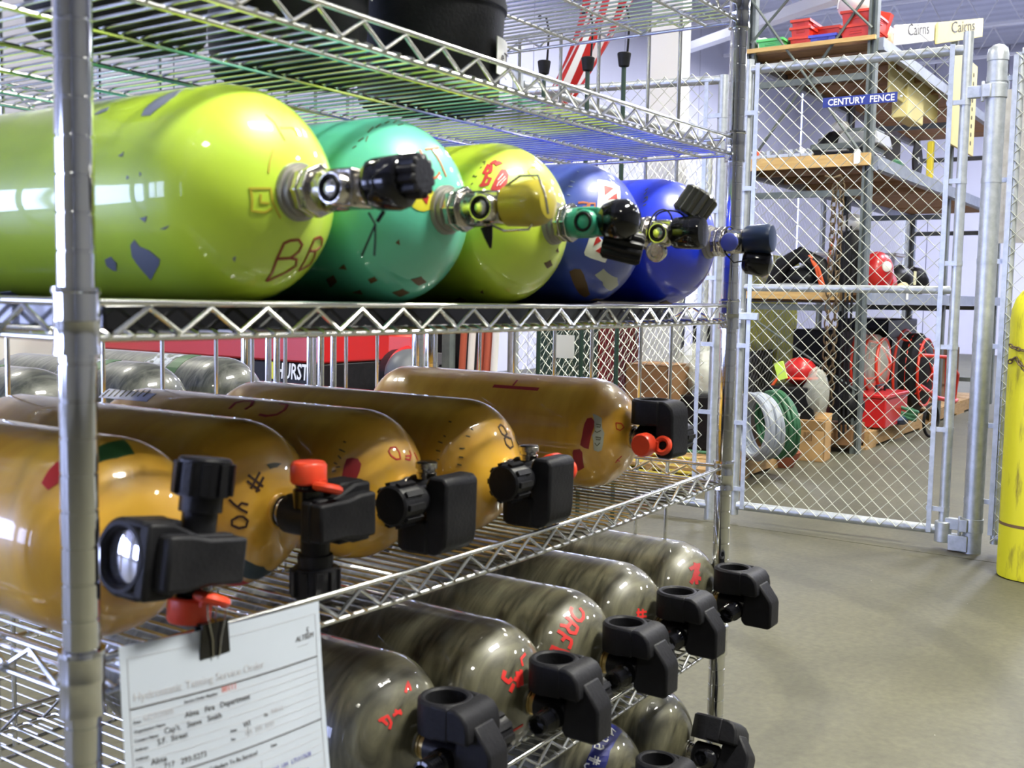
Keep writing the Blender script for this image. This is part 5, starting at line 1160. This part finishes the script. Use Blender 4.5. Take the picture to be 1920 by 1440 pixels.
# red helmets and black box behind chains
t=empty('rescue_helmet',(6.95,1.90,.56),'red helmet on the black case left of the hanging chains','helmet')
MB().sphere((0,0,.02),1,20,12,sc=(.11,.12,.10)).build('shell',REDM,t); MB().torus((0,0,-.025),(0,0,1),.12,.010,28,8).build('brim',REDC,t); MB().tube([(-.08,.11,0),(-.10,.17,-.10),(-.09,.20,-.22)],.010,8).build('orange_strap',ORG,t)
MB().box((6.98,1.92,.34),(.36,.36,.28)).build('black_case',BLACK,None,bevel=.012,label='black case under the red helmet',cat='case')
MB().box((6.98,1.92,.165),(.40,.42,.05)).build('pallet_scrap',WOODP,None,smooth=False,label='flat timber piece under the black case',cat='board').location=(0,0,0)
blob('clear_bag',(6.85,1.74,.44),.10,(.7,.9,1.7),CLEAR,'clear plastic bag with a red top hanging before the black case','plastic bag',.15)
blob('black_boot',(7.25,1.62,.34),.11,(1.2,.8,1.2),RUBBER,'black boot shape beside the foot of the first upright','boot',.12)
MB().box((7.3,1.68,.13),(.30,.22,.15)).build('brown_crate',CARDD,None,smooth=False,bevel=.006,label='low brown crate at the foot of the first upright',cat='crate')
# red machinery on the second pallet: red toolbox, wire litter with clear covers
t=empty('red_toolbox',(8.0,1.62,.128),'red toolbox on the second pallet','toolbox')
MB().box((0,0,.12),(.62,.26,.22)).build('box_body',REDM,t,bevel=.01); MB().box((0,0,.245),(.64,.28,.03)).build('lid',REDM,t,bevel=.008); MB().tube([(-.12,0,.26),(-.12,0,.31),(.12,0,.31),(.12,0,.26)],.01,8).build('handle',BLACK,t)
for k,(x,y,rr,zc,lab) in enumerate(((8.15,1.80,.24,.60,'clear domed blower housing in a red tube cage, nearer one'),(9.2,1.72,.36,.48,'clear domed blower housing in a red tube cage, farther and larger one'))):
    t=empty('blower_fan',(x,y,zc),lab,'fan','caged blowers on the pallet')
    MB().lathe((0,.0,0),(0,-1,0),[(0,rr*.92),(.10,rr*.94),(.16,rr*.75),(.19,rr*.4),(.20,.03)],28).build('shroud',CLEAR if k==0 else RUBBER,t)
    mb=MB()
    for q in range(3): mb.torus((0,.03-q*.09,0),(0,1,0),rr*(1-.10*q),.012,32,8)
    mb.build('tube_ring',REDC,t); mb=MB()
    for q in range(4):
        a=q*pi/2+.6; mb.tube([(math.cos(a)*rr,.05,math.sin(a)*rr),(math.cos(a)*rr*.8,-.15,math.sin(a)*rr*.8),(0,-.21,0)],.010,6)
    mb.build('cage_bar',REDC,t); mb=MB()
    for q in range(6): a=q*pi/3; mb.box((math.cos(a)*rr*.42,-.02,math.sin(a)*rr*.42),(rr*.75,.006,rr*.22),rot=Matrix.Rotation(-a,3,'Y')@Matrix.Rotation(.5,3,'X'))
    mb.build('blade',GREYP,t,smooth=False)
t=empty('tube_frame',(9.3,1.40,0),'red bent tube frame with a wheel reaching over the pallet edge','frame')
MB().tube([(-.9,.02,.42),(-.5,-.03,.30),(.2,-.02,.22),(.6,.05,.2)],.018,10).tube([(-.6,.1,.65),(-.1,.0,.62),(.35,.0,.45),(.5,.05,.2)],.016,10).tube([(-.1,.0,.62),(-.05,0,.25)],.016,8).build('tube',REDC,t)
MB().torus((-.75,-.04,.14),(0.2,1,0),.13,.012,28,8).build('wheel',RUBBER,t)
coil((8.25,1.52,.23),(.1,-.3,1),.12,.014,5,HOSEG,'flat dark green hose coil on the second pallet',9)
blob('blue_cloth',(8.15,1.50,.165),.08,(1.6,.7,.5),NAVY,'dark blue cloth under the flat green hose coil','cloth',.12)
# dark backs of equipment on the lower level
for k,(x,y,sx,sy,sz,m,lab) in enumerate(((8.5,2.15,.9,.4,.72,BLACK,'large black cabinet under the lowest deck, nearer one'),(9.6,2.1,1.0,.45,.80,BLACK,'large black cabinet under the lowest deck, farther one'),(10.9,2.0,1.0,.5,.5,CARDD,'brown carton row on the farthest pallet'))):
    t=empty('equipment_cabinet',(x,y,.128),lab,'cabinet'); MB().box((0,0,sz/2),(sx,sy,sz)).build('cabinet_body',m,t,bevel=.01); MB().box((0,-sy/2-.006,sz*.55),(sx*.8,.012,sz*.5)).build('front_panel',m,t,bevel=.004)
    MB().tube([(-.1,-sy/2-.03,sz*.8),(.1,-sy/2-.03,sz*.8)],.012,8).build('handle',GREYP,t)
# left behind the fence: cardboard, red bucket, rods
carton(5.75,2.40,.13,.36,.30,.36,CARDD,'brown cardboard box on the near pallet behind the fence post',open_=False).location.z=.30
MB().box((5.75,2.40,.21),(.40,.34,.165)).build('dark_crate',RUBBER,None,bevel=.008,label='dark crate under the brown cardboard box',cat='crate')
t=empty('red_tray',(5.35,2.30,.130),'orange-red open tray on the near pallet behind the fence post','tray')
MB().box((0,0,.04),(.22,.26,.06),taper=.85).build('tray_body',ORG,t,bevel=.008); MB().tube([(-.1,-.13,.11),(-.1,.13,.11)],.012,8).build('tray_bar',REDM,t)
for k in range(5):
    MB().tube([(5.05+.03*k,1.82+.01*k,.075+.022*k),(5.10+.03*k,2.55,.085+.022*k)],.009,8).build('yellow_rod',mat('yellow_rod',(.50,.40,.05),.5) if k==0 else bpy.data.materials['yellow_rod'],None,label='thin yellow rod in the pile before the near pallet, %s'%['lowest','second from the bottom','in the middle','second from the top','topmost'][k],cat='rod',group='yellow rods piled before the near pallet')
MB().box((5.2,1.95,.03),(.30,.06,.06)).box((5.2,2.45,.03),(.30,.06,.06)).build('timber_bearer',WOODP,None,smooth=False,label='short timber bearers under the yellow rods',cat='timber')
# yellow sheet and other things beyond the side fence
a=AT(1411,478,Y=3.0); b=AT(1499,478,Y=3.0)
t=empty('yellow_partition',(0,0,0),'tall yellow sheet metal partition standing beyond the side fence','partition')
MB().box(((a.x+b.x)/2,3.02,(AT(1450,478,Y=3).z+AT(1450,655,Y=3).z)/2+.0),(b.x-a.x,.05,AT(1450,478,Y=3).z-AT(1450,655,Y=3).z)).build('sheet',YPANEL,t,bevel=.01)
MB().box((b.x-.25,3.03,.45),(.5,.04,.9)).build('leg_panel',YPANEL,t,bevel=.01)
MB().box(((a.x+b.x)/2-.2,3.25,.42),(b.x-a.x+.3,.3,.84)).build('dark_bench',BLACK,None,bevel=.01,label='dark bench standing behind the yellow panel',cat='bench')
# red cloth covered things seen through the mesh behind the rack
a=AT(1118,690,Y=4.2); b=AT(1215,690,Y=4.2)
t=empty('red_locker',((a.x+b.x)/2,4.4,0),'dark red locker beyond the side fence behind the wire rack','locker')
MB().box((0,0,.55),(b.x-a.x,.4,1.1)).build('locker_body',DRED,t,bevel=.01); MB().box((0,-.21,.55),((b.x-a.x)*.9,.015,1.0)).build('locker_door',DRED,t,bevel=.004); MB().box((.2,-.22,.7),(.02,.02,.12)).build('handle',GREYP,t)
a=AT(1222,690,Y=4.4); b=AT(1290,690,Y=4.4)
t=empty('dark_rack',((a.x+b.x)/2,4.6,0),'dark equipment rack beyond the side fence right of the red locker','rack'); MB().box((0,0,.6),(b.x-a.x,.3,1.2)).build('rack_body',RUBBER,t,bevel=.01); MB().box((0,-.16,.7),((b.x-a.x)*.8,.02,.7)).build('rack_front',BLACK,t)
a=AT(1060,690,Y=3.9); b=AT(1112,690,Y=3.9)
MB().box(((a.x+b.x)/2,4.0,.5),(b.x-a.x,.3,1.0)).build('green_cabinet',DGREEN,None,bevel=.01,label='dark green cabinet beyond the fence left of the red locker',cat='cabinet')
a=AT(1057,655,X=4.9)
q=AT(1057,650,X=4.33); MB().box((P2(q.y)[0]-.032,q.y,q.z),(.004,.11,.12)).build('notice_sheet',mat('grey_notice',(.52,.54,.52),.7),None,smooth=False,label='pale grey notice sheet hanging on the fence behind the rack',cat='notice')
# flag
a=AT(1040,10,X=6.0); b=AT(1150,0,X=6.0); c=AT(1075,148,X=6.0)
t=empty('striped_flag',(6.6,a.y,a.z),'hanging flag with red and white stripes above the fence','flag')
n=9; fw=.50; fh=.97
for k in range(9):
    mb=MB(); v=[];f=[]; M_=12
    for s_ in (0,.003):
        for i in range(M_+1):
            t_=i/M_
            for e in (0,1):
                u=(k+e)/9
                yy=.14-(u*fw)*(1-.25*t_)+.42*t_**1.5; xx=.05*math.sin(u*9+t_*3)+s_; zz=.35-fh*t_*(1-.10*u)-.04*math.sin(u*3)
                v.append((xx,-u*fw*.9+.16*(1-t_)*-1+.16,zz) if False else (xx,yy-.02,zz))
    n1=2*(M_+1)
    for i in range(M_): b_=2*i; f+=[(b_,b_+1,b_+3,b_+2),(n1+b_,n1+b_+2,n1+b_+3,n1+b_+1)]
    mb.add(v,f).build('stripe',PAINT['red'] if k%2==0 else PAINT['white'],t)
MB().tube([(0,.05,.38),(0,-.5,.42)],.012,8).build('flag_staff',WHITEP,t)
# ================================================================ behind the wire rack: second rack with grey cylinders
L2,D2=1.13,.52; ox,oy=.17,.76
rk=empty('wire_rack',(ox,oy,0),'second chrome wire rack standing behind the loaded one','shelving')
pm2=pm
for x,y in ((0,0),(L2,0),(0,D2),(L2,D2)):
    child(pm2,'post',rk,(x,y,0)).scale=(1,1,.62)
for i,z in enumerate((.820,.45)):
    s=MB()
    for y in (0,D2):
        for dz in (0,-TR): s.tube([(.01,y,dz),(L2-.01,y,dz)],rw,8)
    for x in (0,L2):
        for dz in (0,-TR): s.tube([(x,.01,dz),(x,D2-.01,dz)],rw,8)
    for y in (.1,.26,.42): s.tube([(0,y,-TR),(L2,y,-TR)],.0024,6)
    so=s.build('wire_shelf',CH,rk); so.location=(0,0,z)
    me=MB().tube([(0,-.004,.0042),(0,D2+.004,.0042)],.0017,6).mesh('surface_wire',CH)
    for k in range(46): child(me,'surface_wire',so,(.02+k*(L2-.04)/45,0,-TR))
    for x,y in ((0,0),(L2,0),(0,D2),(L2,D2)): child(cm,'collar',so,(x,y,0))
zz=.820-TR+.006
GB='grey cylinders on the rack behind'
for k,(px,yd,lab) in enumerate(((150,.77,'mottled grey cylinder on the rack behind, at the left edge'),(352,.77,'mottled grey cylinder on the rack behind, second from the left'),(492,.80,'mottled grey cylinder on the rack behind, rightmost with green band'))):
    a=AT(px,700,Y=yd+.02); x=a.x-.052
    t=empty('breathing_cylinder',(x,yd,zz),lab,'gas cylinder',GB)
    MB().lathe((0,0,.079),(0,1,0),profile(.079,.07,.48),40).build('tank_body',CARBON2,t)
    MB().lathe((0,.009,.079),(0,-1,0),[(0,.015),(.012,.015),(.02,.012),(.04,.012)],16).build('valve_stub',BLACK,t)
    v=[];f=[]
    def wrap(y0,y1,a0,a1,m,nm,off=.0006):
        v=[];f=[];n=8
        for rr in (.079+off,.079-.0003):
            for i in range(n+1):
                aa=R(a0+(a1-a0)*i/n)
                for y in (y0,y1): v.append((-math.sin(aa)*rr,y,.079+math.cos(aa)*rr))
        m_=2*(n+1)
        for i in range(n): b=2*i; f+=[(b,b+1,b+3,b+2),(b,b+2,m_+b+2,m_+b),(b+1,m_+b+1,m_+b+3,b+3)]
        f+=[(0,m_,m_+1,1),(2*n,2*n+1,m_+2*n+1,m_+2*n)]
        MB().add(v,f).build(nm,m,t,smooth=False)
    wrap(.125,.155,0,85,PAINT['green'],'green_band'); wrap(.16,.23,8,75,mat('printed_label',(.32,.35,.40),.6,c2=(.08,.09,.08),scale=60,lo=.45,hi=.55) if k==0 else bpy.data.materials['printed_label'],'printed_label')
# grey extra posts of a corner wire stand
cs=empty('corner_wire_stand',(1.62,1.35,0),'small chrome wire stand with rounded shelf behind the racks','stand')
for x,y in ((0,0),(.10,.05),(-.10,.06),(.02,.22),(.2,.24)): child(pm2,'post',cs,(x,y,0)).scale=(.7,.7,.66)
for z in (1.095,.7):
    s=MB().torus((.05,.1,z),(0,0,1),.22,.004,36,8)
    for k in range(11):
        yy=-.2+k*.04; hw=math.sqrt(max(.0,.22**2-yy*yy)); s.tube([(.05-hw,.1+yy,z+.004),(.05+hw,.1+yy,z+.004)],.002,6)
    s.build('wire_shelf',CH,cs)
# red and black power unit with lettering
a=AT(505,655,X=2.9); b=AT(588,655,X=2.9)
RXp=2.9; yA=AT(95,650,X=RXp).y; yA=min(yA,4.4); yB=AT(600,650,X=RXp).y; zT=1.10; zM=AT(500,676,X=RXp).z
t=empty('power_unit',(RXp,0,0),'large red and black power unit with white lettering behind the racks','machine')
MB().box((.25,(yA+yB)/2,(zT+zM)/2),(.5,abs(yA-yB),zT-zM)).build('red_hood',REDM,t,bevel=.01)
MB().box((.25,(yA+yB)/2,zM/2),(.49,abs(yA-yB)-.01,zM-.004)).build('black_base',BLACK,t,bevel=.006)
p=AT(519,708,X=RXp)
text('lettering','HURST',.098,PAINT['white'],t,(-.006,p.y,p.z),(0,-1,0),(0,0,1),width=abs(p.y-AT(579,708,X=RXp).y),bold=True,shear=.12)
p2=AT(552,716,X=RXp); text('lettering','JAWS OF LIFE',.03,PAINT['white'],t,(-.006,p.y-.03,p.z-.045),(0,-1,0),(0,0,1),width=abs(p.y-AT(577,708,X=RXp).y))
q=AT(510,708,X=RXp)
MB().prism([(0,0),(.05,.0),(.05,.075),(0,.075),(.022,.0375)],(-.006,q.y+.03,q.z-.004),(0,-1,0),(0,0,1),(1,0,0),.003).build('yellow_emblem',PAINT['yellowst'],t,smooth=False)
t=empty('white_cabinet',(2.6,4.9,0),'white cabinet at the far left behind the racks','cabinet')
MB().box((0,0,.55),(.5,.9,1.1)).build('cabinet_body',WHITEP,t,bevel=.01); MB().box((-.26,0,.6),(.02,.8,.9)).build('cabinet_door',WHITEP,t,bevel=.004)
# red round machine, grey helmet and hoses
p=AT(722,668,X=3.0)
t=empty('red_motor',(3.1,p.y,.0),'red and black round motor unit behind the racks','machine')
MB().lathe((0,0,p.z-.08),(-.3,-.9,.1),[(0,.11),(.06,.11),(.08,.09),(.09,.05)],30).build('motor_drum',BLACK,t); MB().torus((-.02,-.08,p.z-.08),(-.3,-.9,.1),.11,.018,32,8).build('red_hoop',REDM,t); MB().box((.05,-.02,p.z-.05),(.16,.14,.28)).build('red_tank',REDC,t,bevel=.01); MB().box((0,0,(p.z-.25)/2),(.3,.3,max(.1,p.z-.25))).build('motor_stand',BLACK,t,bevel=.01)
p=AT(767,672,X=3.0)
t=empty('grey_cover',(3.0,p.y,0),'grey domed cover between the red motor and the rack post','cover')
MB().sphere((0,0,p.z-.06),1,18,10,sc=(.12,.085,.10)).build('dome',mat('charcoal_cover',(.07,.075,.085),.5),t); MB().box((0,0,(p.z-.08)/2),(.16,.13,p.z-.08)).build('pedestal',BLACK,t,bevel=.008)
for k,(px,m,lab) in enumerate(((868,HOSER,'terracotta hose hanging behind the rack, leftmost'),(884,HOSEP,'white hose hanging behind the rack'),(902,HOSER,'terracotta hose hanging behind the rack, second'),(915,HOSER,'terracotta hose hanging behind the rack, third'),(928,HOSEP,'pale hose hanging behind the rack, rightmost'))):
    p=AT(px,660,X=4.0)
    MB().tube([(4.0,p.y-.02,.02),(4.0,p.y+.015,.5),(4.0,p.y,p.z),(4.0,p.y-.02,1.12),(4.0,p.y-.03,1.22)],.018,10).build('hanging_hose',m,None,label=lab,cat='hose',group='hoses hanging behind the rack')
MB().box((4.0,AT(898,660,X=4.0).y,1.24),(.05,.42,.04)).box((4.0,AT(870,660,X=4.0).y+.10,.62),(.05,.05,1.26)).build('hose_hanger',STEEL,None,smooth=False,label='grey steel hanger carrying the hoses',cat='hanger')
p=AT(830,660,X=4.2)
t=empty('dark_machine',(4.3,p.y,0),'dark machine frame between the rack post and the hoses','machine'); MB().box((0,0,.45),(.25,.28,.9)).build('machine_body',RUBBER,t,bevel=.01); MB().box((-.14,-.02,.72),(.02,.18,.08)).box((-.14,-.05,.60),(.02,.08,.2)).build('bracket',GREYP,t,bevel=.004)
# far right: pale grey shelving unit with plastic curtain strips, beyond the right fence
t=empty('strip_curtain',(9.5,.35,0),'grey vertical plastic strips hanging beyond the right fence','curtain')
for k in range(7):
    p=AT(1880+k*9,200,X=9.6); MB().box((.1+.01*(k%2),p.y-.35,2.25),(.004,.046,1.3)).build('strip',mat('grey_strip',(.28,.28,.28),.5,c2=(.4,.4,.42),scale=9) if k==0 else bpy.data.materials['grey_strip'],t,smooth=False)
MB().box((.1,-.1,2.93),(.06,.8,.08)).build('curtain_rail',WHITE,t,smooth=False)
# far shelving with white bins beyond the aisle
t=empty('far_shelving',(13.5,.1,0),'pale far shelving seen between the hinge post and the yellow cylinder','shelving')
for y in (1.0,0,-1.0): MB().box((0,y,1.0),(.05,.05,2.0)).build('upright',WHITE,t,smooth=False)
for z in (.35,.85,1.35,1.9): MB().box((.15,0,z),(.4,2.05,.04)).build('shelf_board',STEEL,t,smooth=False)
for k,(y,z,m) in enumerate(((.7,.37,WHITEP),(.3,.37,CARD),(-.2,.37,WHITEP),(-.7,.37,CARD),(.7,.87,WHITEP),(.2,.87,WHITEP),(-.4,.87,CARD),(.5,1.37,WHITEP),(-.1,1.37,WHITEP),(-.7,1.37,WHITEP))):
    b=empty('storage_box',(13.65,.1+y,z),['white storage box on the lowest far shelf, left','tan storage box on the lowest far shelf','white storage box on the lowest far shelf, right','tan storage box at the right end of the lowest far shelf','white storage box on the second far shelf, left','white storage box on the second far shelf, middle','tan storage box on the second far shelf','white storage box on the third far shelf, left','white storage box on the third far shelf, middle','white storage box on the third far shelf, right'][k],'box','boxes on the far shelving')
    MB().box((0,0,.14),(.3,.32,.27)).build('box_body',m,b,bevel=.008); MB().box((0,0,.285),(.32,.34,.02)).build('lid',m,b,bevel=.004)
print('objects',len(bpy.data.objects),'tris',sum(len(o.data.polygons)*2 for o in bpy.data.objects if o.type=='MESH'))
